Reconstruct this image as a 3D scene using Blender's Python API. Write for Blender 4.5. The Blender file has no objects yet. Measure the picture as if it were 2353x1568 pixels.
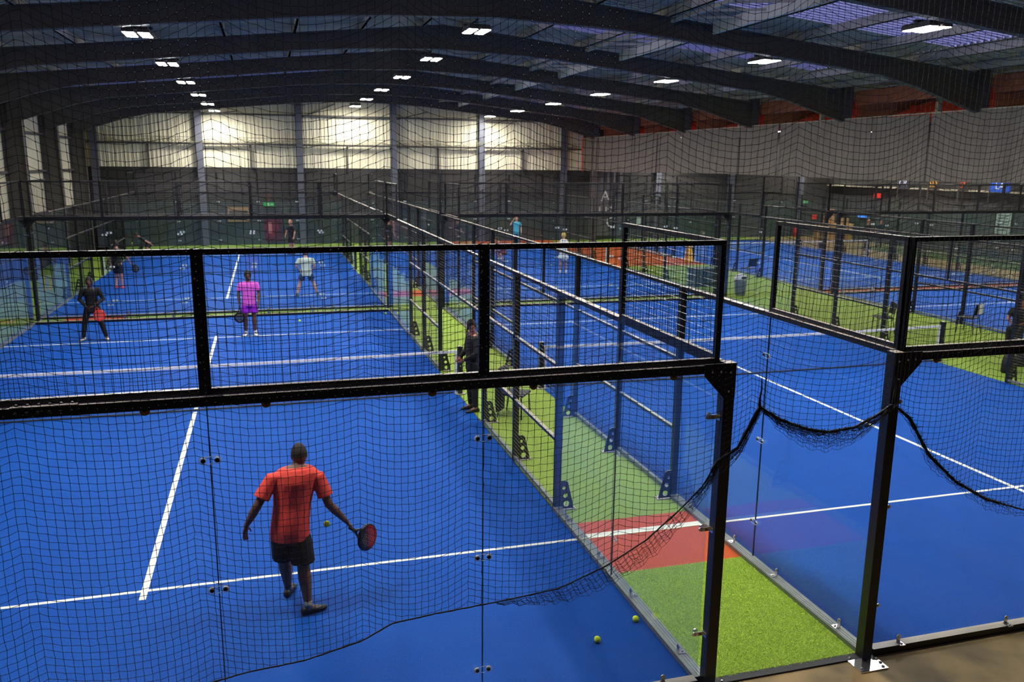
import bpy, bmesh, math, random
import numpy as np
from mathutils import Vector, Matrix
random.seed(7); rng = np.random.default_rng(7)
S = bpy.context.scene; COL = S.collection
PI = math.pi
# ---------------------------------------------------------------- camera, sky, exposure
CAM = (-3.5212, -6.0215, 4.5801)
def setup_camera():
    yaw, pitch, roll, f = 0.28262, -0.20841, 0.010275, 1922.7
    d = Vector((math.sin(yaw)*math.cos(pitch), math.cos(yaw)*math.cos(pitch), math.sin(pitch)))
    r = Vector((math.cos(yaw), -math.sin(yaw), 0)); u = r.cross(d)
    r2 = r*math.cos(roll)+u*math.sin(roll); u2 = u*math.cos(roll)-r*math.sin(roll)
    cd = bpy.data.cameras.new('camera'); co = bpy.data.objects.new('camera', cd); COL.objects.link(co)
    m = Matrix.Identity(4)
    for i in range(3): m[i][0] = r2[i]; m[i][1] = u2[i]; m[i][2] = -d[i]; m[i][3] = CAM[i]
    co.matrix_world = m
    cd.sensor_width = 36; cd.lens = f/2353*36; cd.clip_end = 200; cd.clip_start = .05
    cd.dof.use_dof = True; cd.dof.focus_distance = 7.5; cd.dof.aperture_fstop = 2.8
    S.camera = co
setup_camera()
W = bpy.data.worlds.new('world'); S.world = W; W.use_nodes = True
W.node_tree.nodes['Background'].inputs[0].default_value = (0.22, 0.22, 0.42, 1)
W.node_tree.nodes['Background'].inputs[1].default_value = 3.2
S.view_settings.view_transform = 'Standard'; S.view_settings.look = 'None'
S.view_settings.exposure = 0.0; S.view_settings.gamma = 1; S.view_settings.use_curve_mapping = False
S.cycles.transparent_max_bounces = 48; S.cycles.max_bounces = 8; S.cycles.glossy_bounces = 5
S.cycles.diffuse_bounces = 3; S.cycles.caustics_reflective = False; S.cycles.caustics_refractive = False
S.cycles.sample_clamp_indirect = 4
LAMP = 400.0
# ---------------------------------------------------------------- materials
def srgb(r, g, b):
    return tuple(((c/255)/12.92 if c/255 <= .04045 else ((c/255+.055)/1.055)**2.4) for c in (r, g, b))
def mat(name, col, rough=.6, metal=0, var=.0, vscale=40, bump=0, bscale=60, spec=.5, emit=None, es=0, col2=None, detail=3):
    m = bpy.data.materials.new(name); m.use_nodes = True; nt = m.node_tree; b = nt.nodes['Principled BSDF']
    b.inputs['Base Color'].default_value = (*col, 1); b.inputs['Roughness'].default_value = rough
    b.inputs['Metallic'].default_value = metal; b.inputs['Specular IOR Level'].default_value = spec
    tc = nt.nodes.new('ShaderNodeTexCoord')
    if var or col2:
        n = nt.nodes.new('ShaderNodeTexNoise'); n.inputs['Scale'].default_value = vscale; n.inputs['Detail'].default_value = detail
        nt.links.new(tc.outputs['Object'], n.inputs['Vector'])
        r = nt.nodes.new('ShaderNodeValToRGB'); r.color_ramp.elements[0].position = .3; r.color_ramp.elements[1].position = .7
        lo = tuple(c*(1-var) for c in col); hi = col2 or tuple(min(1, c*(1+var)) for c in col)
        r.color_ramp.elements[0].color = (*lo, 1); r.color_ramp.elements[1].color = (*hi, 1)
        nt.links.new(n.outputs['Fac'], r.inputs['Fac']); nt.links.new(r.outputs['Color'], b.inputs['Base Color'])
    if bump:
        n = nt.nodes.new('ShaderNodeTexNoise'); n.inputs['Scale'].default_value = bscale; n.inputs['Detail'].default_value = 4
        nt.links.new(tc.outputs['Object'], n.inputs['Vector'])
        bm = nt.nodes.new('ShaderNodeBump'); bm.inputs['Strength'].default_value = bump; bm.inputs['Distance'].default_value = .01
        nt.links.new(n.outputs['Fac'], bm.inputs['Height']); nt.links.new(bm.outputs['Normal'], b.inputs['Normal'])
    if emit:
        b.inputs['Emission Color'].default_value = (*emit, 1); b.inputs['Emission Strength'].default_value = es
    return m
def turf_mat(name, col, fleck, rough=.6):
    m = bpy.data.materials.new(name); m.use_nodes = True; nt = m.node_tree; L = nt.links; b = nt.nodes['Principled BSDF']
    b.inputs['Roughness'].default_value = rough; b.inputs['Specular IOR Level'].default_value = .1
    b.inputs['Sheen Weight'].default_value = .0; b.inputs['Sheen Roughness'].default_value = .4; b.inputs['Sheen Tint'].default_value = (*[min(1, .35+c) for c in col], 1)
    tc = nt.nodes.new('ShaderNodeTexCoord')
    n1 = nt.nodes.new('ShaderNodeTexNoise'); n1.inputs['Scale'].default_value = 140; n1.inputs['Detail'].default_value = 2
    n2 = nt.nodes.new('ShaderNodeTexNoise'); n2.inputs['Scale'].default_value = .9; n2.inputs['Detail'].default_value = 5
    L.new(tc.outputs['Object'], n1.inputs['Vector']); L.new(tc.outputs['Object'], n2.inputs['Vector'])
    r = nt.nodes.new('ShaderNodeValToRGB'); r.color_ramp.elements[0].position = .3; r.color_ramp.elements[1].position = .72
    r.color_ramp.elements[0].color = (*[c*.68 for c in col], 1); r.color_ramp.elements[1].color = (*[min(1, c*1.32) for c in col], 1)
    L.new(n1.outputs['Fac'], r.inputs['Fac'])
    r2 = nt.nodes.new('ShaderNodeValToRGB'); r2.color_ramp.elements[0].position = .48; r2.color_ramp.elements[1].position = .8
    r2.color_ramp.elements[0].color = (0, 0, 0, 1); r2.color_ramp.elements[1].color = (.5, .5, .5, 1)
    L.new(n2.outputs['Fac'], r2.inputs['Fac'])
    mx = nt.nodes.new('ShaderNodeMix'); mx.data_type = 'RGBA'
    L.new(r2.outputs['Color'], mx.inputs[0]); L.new(r.outputs['Color'], mx.inputs[6]); mx.inputs[7].default_value = (*fleck, 1)
    L.new(mx.outputs[2], b.inputs['Base Color'])
    bm = nt.nodes.new('ShaderNodeBump'); bm.inputs['Strength'].default_value = .6; bm.inputs['Distance'].default_value = .008
    L.new(n1.outputs['Fac'], bm.inputs['Height']); L.new(bm.outputs['Normal'], b.inputs['Normal'])
    return m
def glass_mat():
    m = bpy.data.materials.new('tempered_glass'); m.use_nodes = True; nt = m.node_tree; L = nt.links
    for n in list(nt.nodes): nt.nodes.remove(n)
    out = nt.nodes.new('ShaderNodeOutputMaterial'); tr = nt.nodes.new('ShaderNodeBsdfTransparent'); gl = nt.nodes.new('ShaderNodeBsdfGlossy')
    tr.inputs[0].default_value = (.965, .985, .98, 1); gl.inputs['Roughness'].default_value = .0; gl.inputs[0].default_value = (1, 1, 1, 1)
    g = nt.nodes.new('ShaderNodeNewGeometry'); dt = nt.nodes.new('ShaderNodeVectorMath'); dt.operation = 'DOT_PRODUCT'
    L.new(g.outputs['Incoming'], dt.inputs[0]); L.new(g.outputs['Normal'], dt.inputs[1])
    def M(op, a, b=None):
        n = nt.nodes.new('ShaderNodeMath'); n.operation = op
        for i, v in enumerate((a, b)):
            if v is None: continue
            if isinstance(v, (int, float)): n.inputs[i].default_value = v
            else: L.new(v, n.inputs[i])
        return n.outputs[0]
    c = M('ABSOLUTE', dt.outputs['Value']); k = M('SUBTRACT', 1, c); p = M('POWER', k, 4.6)
    f = M('ADD', M('MULTIPLY', p, .9), .022)
    mix = nt.nodes.new('ShaderNodeMixShader'); L.new(f, mix.inputs[0]); L.new(tr.outputs[0], mix.inputs[1]); L.new(gl.outputs[0], mix.inputs[2])
    L.new(mix.outputs[0], out.inputs[0]); return m
M = {}
M['glass'] = glass_mat()
M['blue'] = turf_mat('blue_turf', (.001, .066, .34), (.006, .09, .41))
M['green'] = turf_mat('green_turf', (.22, .32, .04), (.20, .31, .05))
M['darkgreen'] = turf_mat('dark_green_turf', (.05, .085, .025), (.04, .07, .03))
M['red'] = turf_mat('terracotta_turf', (.48, .085, .02), (.42, .09, .03))
M['line'] = mat('white_line', (.80, .80, .70), .8, bump=.3, bscale=200)
M['steel'] = mat('black_powder_coat', (.011, .011, .012), .34, var=.2, vscale=8)
M['wire'] = mat('black_wire', (.012, .012, .012), .38)
M['kerb'] = mat('grey_kerb_steel', (.20, .22, .21), .45, metal=.4, var=.15, vscale=5)
M['chrome'] = mat('stainless', (.75, .72, .66), .22, metal=1)
M['brass'] = mat('brass_washer', (.36, .19, .08), .5, metal=.3)
M['acry'] = mat('clear_clip_rim', (.85, .87, .85), .15)
M['seal'] = mat('joint_seal', (.01, .02, .04), .4)
M['net'] = mat('black_nylon', (.012, .011, .010), .6)
M['tape'] = mat('white_tape', (.78, .78, .80), .7, var=.08, vscale=14)
M['concrete'] = mat('polished_concrete', (.17, .115, .045), .5, var=.35, vscale=1.7, bump=.05, bscale=8, col2=(.30, .20, .075), detail=8, spec=.25)
M['dark_wall'] = mat('dark_wall_panel', (.030, .027, .024), .7, var=.2, vscale=1)
M['teal_wall'] = mat('grey_green_panel', (.040, .052, .048), .6, var=.15, vscale=1)
M['cream'] = mat('cream_cladding', (.80, .74, .52), .55, var=.08, vscale=.7)
M['column'] = mat('grey_painted_steel', (.10, .105, .13), .5, var=.1, vscale=3)
M['rafter'] = mat('dark_rafter_steel', (.085, .075, .065), .55, var=.15, vscale=2)
M['roofsheet'] = mat('roof_sheet', (.42, .36, .26), .6, var=.1, vscale=1)
M['purlin'] = mat('galvanised_purlin', (.48, .43, .30), .5, var=.2, vscale=2)
M['rust'] = mat('red_oxide_steel', (.42, .13, .05), .55, var=.2, vscale=3)
M['redwall'] = mat('red_painted_beam', (.9, .06, .02), .5, var=.2, vscale=2)
M['curtain'] = mat('grey_curtain', (.19, .16, .125), .85, var=.12, vscale=2)
M['lamp'] = mat('lamp_lens', (1, 1, 1), .3, emit=(1, .975, .92), es=LAMP)
def lens():
    # a directed beam: strongest straight below the lamp, weak towards the horizon
    m = M['lamp']; nt = m.node_tree; L = nt.links; b = nt.nodes['Principled BSDF']
    g = nt.nodes.new('ShaderNodeNewGeometry'); d = nt.nodes.new('ShaderNodeVectorMath'); d.operation = 'DOT_PRODUCT'
    L.new(g.outputs['Incoming'], d.inputs[0]); L.new(g.outputs['Normal'], d.inputs[1])
    k = nt.nodes.new('ShaderNodeMath'); k.operation = 'MULTIPLY'; k.inputs[1].default_value = LAMP; a = nt.nodes.new('ShaderNodeMath'); a.operation = 'ABSOLUTE'; pw = nt.nodes.new('ShaderNodeMath'); pw.operation = 'POWER'; pw.inputs[1].default_value = .6
    L.new(d.outputs['Value'], a.inputs[0]); L.new(a.outputs[0], pw.inputs[0]); L.new(pw.outputs[0], k.inputs[0]); L.new(k.outputs[0], b.inputs['Emission Strength'])
lens()
def painted_toplight(m, col, lo=.6):
    # lamp light on upward faces, painted as beige into the base colour
    nt = m.node_tree; L = nt.links; b = nt.nodes['Principled BSDF']; g = nt.nodes.new('ShaderNodeNewGeometry'); sp = nt.nodes.new('ShaderNodeSeparateXYZ')
    L.new(g.outputs['Normal'], sp.inputs[0]); mr = nt.nodes.new('ShaderNodeMapRange'); mr.inputs['From Min'].default_value = lo; mr.inputs['From Max'].default_value = 1.0
    L.new(sp.outputs['Z'], mr.inputs['Value']); mx = nt.nodes.new('ShaderNodeMix'); mx.data_type = 'RGBA'; L.new(mr.outputs['Result'], mx.inputs[0])
    old = b.inputs['Base Color'].links
    if old: L.new(old[0].from_socket, mx.inputs[6])
    else: mx.inputs[6].default_value = b.inputs['Base Color'].default_value[:]
    mx.inputs[7].default_value = (*col, 1); L.new(mx.outputs[2], b.inputs['Base Color'])
painted_toplight(M['steel'], (.46, .40, .32), .5); painted_toplight(M['wire'], (.30, .27, .22), .2)
M['ball'] = mat('yellow_felt', (.80, .95, .02), .8, bump=.4, bscale=300)
def skylight():
    m = bpy.data.materials.new('skylight_sheet'); m.use_nodes = True; nt = m.node_tree; L = nt.links
    for n in list(nt.nodes): nt.nodes.remove(n)
    o = nt.nodes.new('ShaderNodeOutputMaterial'); a = nt.nodes.new('ShaderNodeBsdfTransparent'); b = nt.nodes.new('ShaderNodeBsdfDiffuse'); x = nt.nodes.new('ShaderNodeMixShader')
    a.inputs[0].default_value = (.7, .7, .8, 1); b.inputs[0].default_value = (.3, .3, .36, 1); x.inputs[0].default_value = .45
    L.new(a.outputs[0], x.inputs[1]); L.new(b.outputs[0], x.inputs[2]); L.new(x.outputs[0], o.inputs[0]); return m
M['skylight'] = skylight()
_mc = {}
def cm(r, g, b, rough=.75, **k):
    key = (r, g, b, rough)
    if key not in _mc: _mc[key] = mat('paint_%d_%d_%d' % (r, g, b), srgb(r, g, b), rough, var=.08, vscale=25, **k)
    return _mc[key]
# ---------------------------------------------------------------- mesh helpers
class MB:
    def __init__(s): s.v = []; s.f = []
    def add(s, v, f):
        o = len(s.v); s.v += [tuple(p) for p in v]; s.f += [tuple(i+o for i in q) for q in f]; return s
    def box(s, x0, x1, y0, y1, z0, z1):
        return s.add([(x0,y0,z0),(x1,y0,z0),(x1,y1,z0),(x0,y1,z0),(x0,y0,z1),(x1,y0,z1),(x1,y1,z1),(x0,y1,z1)],
                     [(0,3,2,1),(4,5,6,7),(0,1,5,4),(1,2,6,5),(2,3,7,6),(3,0,4,7)])
    def beam(s, a, b, w, h, up=(0,0,1)):
        a = Vector(a); b = Vector(b); d = (b-a).normalized(); u = Vector(up)
        if abs(d.dot(u)) > .98: u = Vector((0,1,0))
        r = d.cross(u).normalized()*w/2; u = r.cross(d).normalized()*h/2
        p = [q+i*r+j*u for q in (a, b) for i, j in ((-1,-1),(1,-1),(1,1),(-1,1))]
        return s.add(p, [(3,2,1,0),(4,5,6,7),(0,1,5,4),(1,2,6,5),(2,3,7,6),(3,0,4,7)])
    def tube(s, pts, rad, n=6, cap=True):
        pts = [Vector(p) for p in pts]; R = rad if hasattr(rad, '__len__') else [rad]*len(pts); o = len(s.v); ref = None
        for i, p in enumerate(pts):
            d = (pts[min(i+1, len(pts)-1)]-pts[max(i-1, 0)]).normalized()
            if ref is None: ref = Vector((0,0,1)) if abs(d.z) < .9 else Vector((1,0,0))
            a = d.cross(ref).normalized(); b = a.cross(d); ref = b if b.length else ref
            for k in range(n):
                t = 2*PI*k/n; s.v.append(tuple(p+(a*math.cos(t)+b*math.sin(t))*R[i]))
        for i in range(len(pts)-1):
            for k in range(n):
                j = (k+1) % n; s.f.append((o+i*n+k, o+(i+1)*n+k, o+(i+1)*n+j, o+i*n+j))
        if cap:
            s.f.append(tuple(o+k for k in range(n))); s.f.append(tuple(o+(len(pts)-1)*n+k for k in reversed(range(n))))
        return s
    def disc(s, c, axis, r, t, n=12):
        c = Vector(c); a = Vector(axis).normalized(); return s.tube([c-a*t/2, c+a*t/2], r, n)
    def dome(s, c, r, axis=(0,0,1), n=10):
        c = Vector(c); a = Vector(axis).normalized(); P = []; R = []
        for k in range(5): t = k/4*PI/2*.98; P.append(c+a*r*math.sin(t)); R.append(r*math.cos(t))
        return s.tube(P, R, n)
    def ellips(s, c, rx, ry, rz, n=14, m=10, rot=None):
        o = len(s.v); c = Vector(c)
        for i in range(m+1):
            t = PI*i/m
            for k in range(n):
                a = 2*PI*k/n; p = Vector((rx*math.sin(t)*math.cos(a), ry*math.sin(t)*math.sin(a), rz*math.cos(t)))
                if rot: p = rot @ p
                s.v.append(tuple(c+p))
        for i in range(m):
            for k in range(n):
                j = (k+1) % n; s.f.append((o+i*n+k, o+(i+1)*n+k, o+(i+1)*n+j, o+i*n+j))
        return s
    def loft(s, rings, n=18):
        """rings: (cx,cy,cz, rx,ry, yaw, pitch) horizontal ellipses joined into a closed body"""
        o = len(s.v)
        for (cx, cy, cz, rx, ry, yaw, tl) in rings:
            for k in range(n):
                t = 2*PI*k/n; x = rx*math.cos(t); y = ry*math.sin(t)
                px = x*math.cos(yaw)-y*math.sin(yaw); py = x*math.sin(yaw)+y*math.cos(yaw)
                s.v.append((cx+px, cy+py, cz+tl*y))
        m = len(rings)
        for i in range(m-1):
            for k in range(n):
                j = (k+1) % n; s.f.append((o+i*n+k, o+i*n+j, o+(i+1)*n+j, o+(i+1)*n+k))
        s.f.append(tuple(o+k for k in reversed(range(n)))); s.f.append(tuple(o+(m-1)*n+k for k in range(n)))
        return s
    def capsule(s, a, b, ra, rb, n=12):
        a = Vector(a); b = Vector(b); d = (b-a).normalized(); P = []; R = []
        for k in range(5): t = PI/2*(k/4); P.append(a-d*ra*math.cos(t)); R.append(max(ra*math.sin(t), .0005))
        for k in range(5): t = PI/2*(k/4); P.append(b+d*rb*math.sin(t)); R.append(max(rb*math.cos(t), .0005))
        return s.tube(P, R, n)
    def mesh(s, name, m, smooth=False):
        me = bpy.data.meshes.new(name); me.from_pydata(s.v, [], s.f); me.materials.append(m)
        if smooth: me.shade_smooth()
        me.update(); return me
    def build(s, name, m, parent=None, smooth=False, **kw):
        return obj(name, s.mesh(name, m, smooth), parent, **kw)
def obj(name, me, parent=None, loc=None, **kw):
    o = bpy.data.objects.new(name, me); COL.objects.link(o)
    if parent: o.parent = parent
    if loc: o.location = loc
    for k, v in kw.items(): o[k] = v
    return o
def thing(name, label=None, cat=None, loc=(0,0,0), rz=0, group=None, kind=None):
    o = bpy.data.objects.new(name, None); COL.objects.link(o); o.location = loc; o.rotation_euler = (0,0,rz); o.empty_display_size = .1
    if label: o['label'] = label
    if cat: o['category'] = cat
    if group: o['group'] = group
    if kind: o['kind'] = kind
    return o
KIDS = {}
def copy_tree(o, parent=None, **kw):
    c = o.copy(); COL.objects.link(c)
    if parent: c.parent = parent
    for k, v in kw.items():
        if k == 'loc': c.location = v
        else: c[k] = v
    for ch in list(o.children): copy_tree(ch, c)
    return c
def tag(o, label, cat, group=None):
    o['label'] = label; o['category'] = cat
    if group: o['group'] = group
    return o
def B(*a): return MB().box(*a)
# ================================================================ SETTING
WX = 1.81                         # width of the green walkway between the near courts
floor = B(-13, 43, -9, 43.4, -.2, 0).build('floor', M['concrete'], kind='structure')
courtx = [(-10, 0), (WX, WX+10), (16.4, 26.4)]
Y2 = 20.8
def turf(x0, x1, y0, y1, m, name='court_turf', z=.012): return B(x0, x1, y0, y1, 0, z).build(name, M[m], floor)
for (x0, x1) in courtx:
    for yy in (0, Y2):
        turf(x0, x1, yy, yy+20, 'blue')
        for ly in (3.05, 16.95): B(x0, x1, yy+ly-.025, yy+ly+.025, .012, .015).build('court_line', M['line'], floor)
        xc = (x0+x1)/2
        for a, b in ((2.85, 9.95), (10.05, 17.15)): B(xc-.035, xc+.035, yy+a, yy+b, .012, .0155).build('court_line', M['line'], floor)
B(.12, WX-.02, 3.03, 3.15, .012, .018).build('walkway_line', M['line'], floor)
# walkways: green artificial grass with terracotta strips
for yy, reds in ((0, [(2.1, 3.5)]), (Y2, [(2.0, 3.4)])):
    y = yy+.02
    for a, b in reds:
        turf(.02, WX-.02, y, yy+a, 'green', 'walkway_turf'); turf(.02, WX-.02, yy+a, yy+b, 'red', 'walkway_turf'); y = yy+b
    turf(.02, WX-.02, y, yy+20.0, 'green', 'walkway_turf')
turf(WX+10.02, 16.38, 0, 20, 'green', 'walkway_turf'); turf(WX+10.02, 16.38, 20.8, 29.5, 'green', 'walkway_turf'); turf(WX+10.02, 16.38, 29.5, 40.8, 'red', 'walkway_turf')
turf(-12.9, -10.02, 0, 43.2, 'green', 'walkway_turf')
for (x0, x1, c) in ((-10, -9.35, 'green'), (-9.35, -7.7, 'red'), (-7.7, 16.4, 'green'), (16.4, 27, 'red')): turf(x0, x1, 20.03, Y2-.03, c, 'walkway_turf')
for (x0, x1, c) in ((-12.9, 6.2, 'green'), (6.2, 13, 'red'), (13, 27, 'green')): turf(x0, x1, 40.85, 43.2, c, 'walkway_turf')
turf(29.4, 32.9, 8, 36, 'darkgreen', 'walkway_turf')
B(.02, WX-.05, -.07, .02, 0, .016).build('edge_strip', mat('black_rubber', (.02, .02, .02), .7), floor)
# grass pile of the near strip: real blades
def grass():
    n = 48000; x = rng.uniform(.12, WX-.1, n); y = rng.uniform(.0, 2.1, n)**1.0
    a = rng.uniform(0, 2*PI, n); h = rng.uniform(.008, .018, n); w = .0022; lx = rng.normal(0, .013, n); ly = rng.normal(0, .013, n)
    v = np.empty((n, 3, 3)); v[:, 0] = np.stack([x-np.cos(a)*w, y-np.sin(a)*w, np.full(n, .012)], 1)
    v[:, 1] = np.stack([x+np.cos(a)*w, y+np.sin(a)*w, np.full(n, .012)], 1); v[:, 2] = np.stack([x+lx, y+ly, .012+h], 1)
    me = bpy.data.meshes.new('grass_pile'); me.from_pydata(v.reshape(-1, 3).tolist(), [], np.arange(n*3).reshape(-1, 3).tolist())
    me.materials.append(mat('grass_blade', (.50, .72, .05), .6, var=.35, vscale=60)); obj('grass_pile', me, floor, kind='stuff')
grass()
# walls -----------------------------------------------------------
FY = 43.2
def corrugated(x0, x1, z0f, z1f, y, pitch=.2, d=.035):
    b = MB(); x = x0; prof = []
    while x < x1:
        prof += [(x, 0), (x+pitch*.6, 0), (x+pitch*.7, -d), (x+pitch*.9, -d)]; x += pitch
    prof.append((x1, 0)); v = []
    for (px, dy) in prof: v += [(px, y+dy, z0f(px)), (px, y+dy, z1f(px))]
    return b.add(v, [(2*i, 2*i+2, 2*i+3, 2*i+1) for i in range(len(prof)-1)])
def roofz(x): return 8.62-.1*abs(x-1.5) if x < 15.2 else 8.62-.1*abs(x-28.9)
wf = B(-13, 43, FY+.1, FY+.3, 0, 9).build('wall_far', M['dark_wall'], kind='structure')
x = -12.8
while x < 33:
    B(x+.01, min(33, x+2.4)-.01, FY+.02, FY+.1, 0, 2.42).build('wall_panel', M['teal_wall'], wf)
    B(x+.01, min(33, x+2.4)-.01, FY+.05, FY+.1, 2.44, 4.22).build('wall_panel', M['dark_wall'], wf); x += 2.4
corrugated(-12.8, 15.06, lambda x: 4.25, roofz, FY+.06).build('cladding', M['cream'], wf)
cols = [-12.1, -6.9, -1.68, 3.57, 8.74, 13.9]
def icolumn(x, y, z1, w=.34, d=.3, axis='y'):
    b = MB(); t = .03
    if axis == 'y':
        b.box(x-w/2, x+w/2, y-d, y-d+t, 0, z1).box(x-w/2, x+w/2, y-t, y, 0, z1).box(x-.015, x+.015, y-d+t, y-t, 0, z1)
    else:
        b.box(x, x+t, y-w/2, y+w/2, 0, z1).box(x+d-t, x+d, y-w/2, y+w/2, 0, z1).box(x+t, x+d-t, y-.015, y+.015, 0, z1)
    return b
for cx in cols+[20.2, 25.4, 30.6]: icolumn(cx, FY, roofz(cx)-.1).build('column', M['column'], wf)
B(-12.8, 15, FY-.2, FY-.08, 5.45, 5.55).build('sheeting_rail', M['rafter'], wf)
B(-12.8, 15, FY-.2, FY-.08, 7.05, 7.13).build('sheeting_rail', M['rafter'], wf)
for i in range(5):
    xm = (cols[i]+cols[i+1])/2
    B(xm-.05, xm+.05, FY-.12, FY, 4.25, 5.45).build('stud', M['rafter'], wf)
    MB().beam((cols[i]+.2, FY-.15, 7.0), (cols[i]+2.0, FY-.15, roofz(cols[i]+2)-.75), .05, .05).build('brace', M['rafter'], wf)
wl = B(-13.1, -12.95, -9, 43.4, 0, 9).build('wall_left', M['dark_wall'], kind='structure')
b = MB(); y = -9; prof = []
while y < 43.2: prof += [(y, 0), (y+.12, 0), (y+.14, .035), (y+.18, .035)]; y += .2
v = []
for (py, dx) in prof: v += [(-12.9+dx, py, 2.35), (-12.9+dx, py, 7.3)]
b.add(v, [(2*i+2, 2*i, 2*i+1, 2*i+3) for i in range(len(prof)-1)]); b.build('cladding', M['cream'], wl)
FR = [41.0-5.6*k for k in range(9)]
for fy in FR:
    b = icolumn(-12.85, fy+.1, 7.2, w=.3, d=.72, axis='x'); b.build('column', M['rafter'], wl)
for z in (2.3, 4.05, 5.6): B(-12.88, -12.7, -9, 43.2, z, z+.09).build('sheeting_rail', M['rafter'], wl)
wr = B(33, 33.2, -9, 43.4, 0, 9).build('wall_right', M['dark_wall'], kind='structure')
y = 0.
while y < 43: B(32.93, 33, y+.01, y+2.38, 0, 2.42).build('wall_panel', M['teal_wall'], wr); y += 2.4
B(32.6, 33, 10, 43, 3.38, 3.46).build('ledge', M['purlin'], wr)
B(-13, 43, -9.2, -9, 0, 9).build('wall_near', M['dark_wall'], kind='structure')
# roof ------------------------------------------------------------
ce = thing('ceiling', kind='structure')
def roof_strip(xa, xb, y0, y1, m, name, dz=0):
    b = MB(); y = y0; prof = []
    while y < y1-.05: prof += [(y, 0), (y+.13, 0), (y+.15, .045), (y+.18, .045)]; y += .2
    prof.append((y1, 0)); v = []
    for (py, h) in prof: v += [(xa, py, roofz(xa)+h+dz), (xb, py, roofz(xb)+h+dz)]
    b.add(v, [(2*i, 2*i+1, 2*i+3, 2*i+2) for i in range(len(prof)-1)]); b.build(name, M[m], ce)
for (xa, xb, sk) in ((-13, 1.5, (-11.2, .3)), (1.5, 15.19, (2.9, 12.8)), (15.21, 28.9, None), (28.9, 43, None)):
    ys = [-9.2]+[f for f in reversed(FR) if f > -9]+[43.4]
    for i in range(len(ys)-1):
        a, c = ys[i], ys[i+1]
        if sk and c-a > 4:
            roof_strip(sk[0], sk[1], a+1.5, c-1.3, 'skylight', 'skylight')
            roof_strip(sk[0], sk[1], a, a+1.5, 'roofsheet', 'roof_sheet'); roof_strip(sk[0], sk[1], c-1.3, c, 'roofsheet', 'roof_sheet')
            roof_strip(xa, sk[0], a, c, 'roofsheet', 'roof_sheet'); roof_strip(sk[1], xb, a, c, 'roofsheet', 'roof_sheet')
        else: roof_strip(xa, xb, a, c, 'roofsheet', 'roof_sheet')
def rafter(x0, x1, fy, m, haunch0=0, haunch1=0, under=.67):
    b = MB(); n = 12; t = .09
    P = []
    for i in range(n+1):
        x = x0+(x1-x0)*i/n; top = roofz(x)-.2; h = under-.2
        if haunch0: h += haunch0*max(0, 1-abs(x-x0)/3.0)
        if haunch1: h += haunch1*max(0, 1-abs(x-x1)/3.0)
        P.append((x, top, top-h))
    for i in range(n):
        (xa, ta, ba), (xb, tb, bb) = P[i], P[i+1]
        for (w, a0, a1, c0, c1) in ((.02, ta, ba, tb, bb), (.2, ta, ta-.03, tb, tb-.03), (.2, ba+.03, ba, bb+.03, bb)):
            b.add([(xa,fy-w/2,a1),(xb,fy-w/2,c1),(xb,fy+w/2,c1),(xa,fy+w/2,a1),(xa,fy-w/2,a0),(xb,fy-w/2,c0),(xb,fy+w/2,c0),(xa,fy+w/2,a0)],
                  [(0,3,2,1),(4,5,6,7),(0,1,5,4),(1,2,6,5),(2,3,7,6),(3,0,4,7)])
    b.build('rafter', m, ce)
for fy in FR:
    rafter(-12.6, 1.5, fy, M['rafter'], .7, .2); rafter(1.5, 15.1, fy, M['rafter'], .2, .55)
    if fy > 5:
        rafter(15.6, 28.9, fy, M['rust'], .75, .2)
        MB().box(14.95, 15.25, fy-.15, fy+.15, 0 if fy > 40 else 6.1, 7.2).build('valley_post', M['rafter'], ce)
        if fy < 42: MB().beam((16.2, fy+.3, 6.1), (17.3, fy+1.6, 6.9), .1, .1).build('brace', M['rust'], ce)
        b = MB().box(15.9, 16.05, fy+2.4, fy+2.5, 5.8, 6.9)
        for k in range(7):
            for s in (0, 1): b.dome((15.93+.08*s, fy+2.39, 5.95+.13*k), .016, (0,-1,0), 6)
        b.build('bolted_plate', M['purlin'], ce)
for px in (-11.6, -9.8, -8.0, -6.2, -4.4, -2.6, -.8, .9, 2.1, 3.9, 5.7, 7.5, 9.3, 11.1, 12.9, 14.5, 17, 19, 21, 23, 25):
    z = roofz(px)-.02; MB().box(px-.03, px+.03, -9, 43.2, z-.2, z).box(px-.03, px+.05, -9, 43.2, z-.2, z-.19).build('purlin', M['purlin'], ce)
for fy in FR[:-2]:
    v = B(15.32, 15.42, fy-5.3, fy-.16, 6.6, 7.05).build('valley_beam', M['rust'], ce)
    B(15.22, 15.42, fy-5.3, fy-.16, 7.06, 7.10).build('flange', M['purlin'], ce)
B(17.6, 17.75, 5, 43, 6.22, 6.66).build('eaves_beam', M['redwall'], ce)
B(19.4, 19.5, 5, 43, 6.2, 7.2).build('eaves_beam', M['redwall'], ce)
for k in range(8):
    yb = 41.0-5.6*k
    B(6.85, 6.93, yb-4.3, yb-.15, 7.66, 7.93).build('boxed_beam', M['cream'], ce)
    bb = MB().box(5.75, 5.83, yb-4.3, yb-.15, 7.86, 7.94)
    for j in range(4): bb.beam((5.8, yb-.6-j, 7.9), (6.86, yb-1.4-j, 7.85), .05, .05)
    bb.build('service_tray', M['purlin'], ce)
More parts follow.
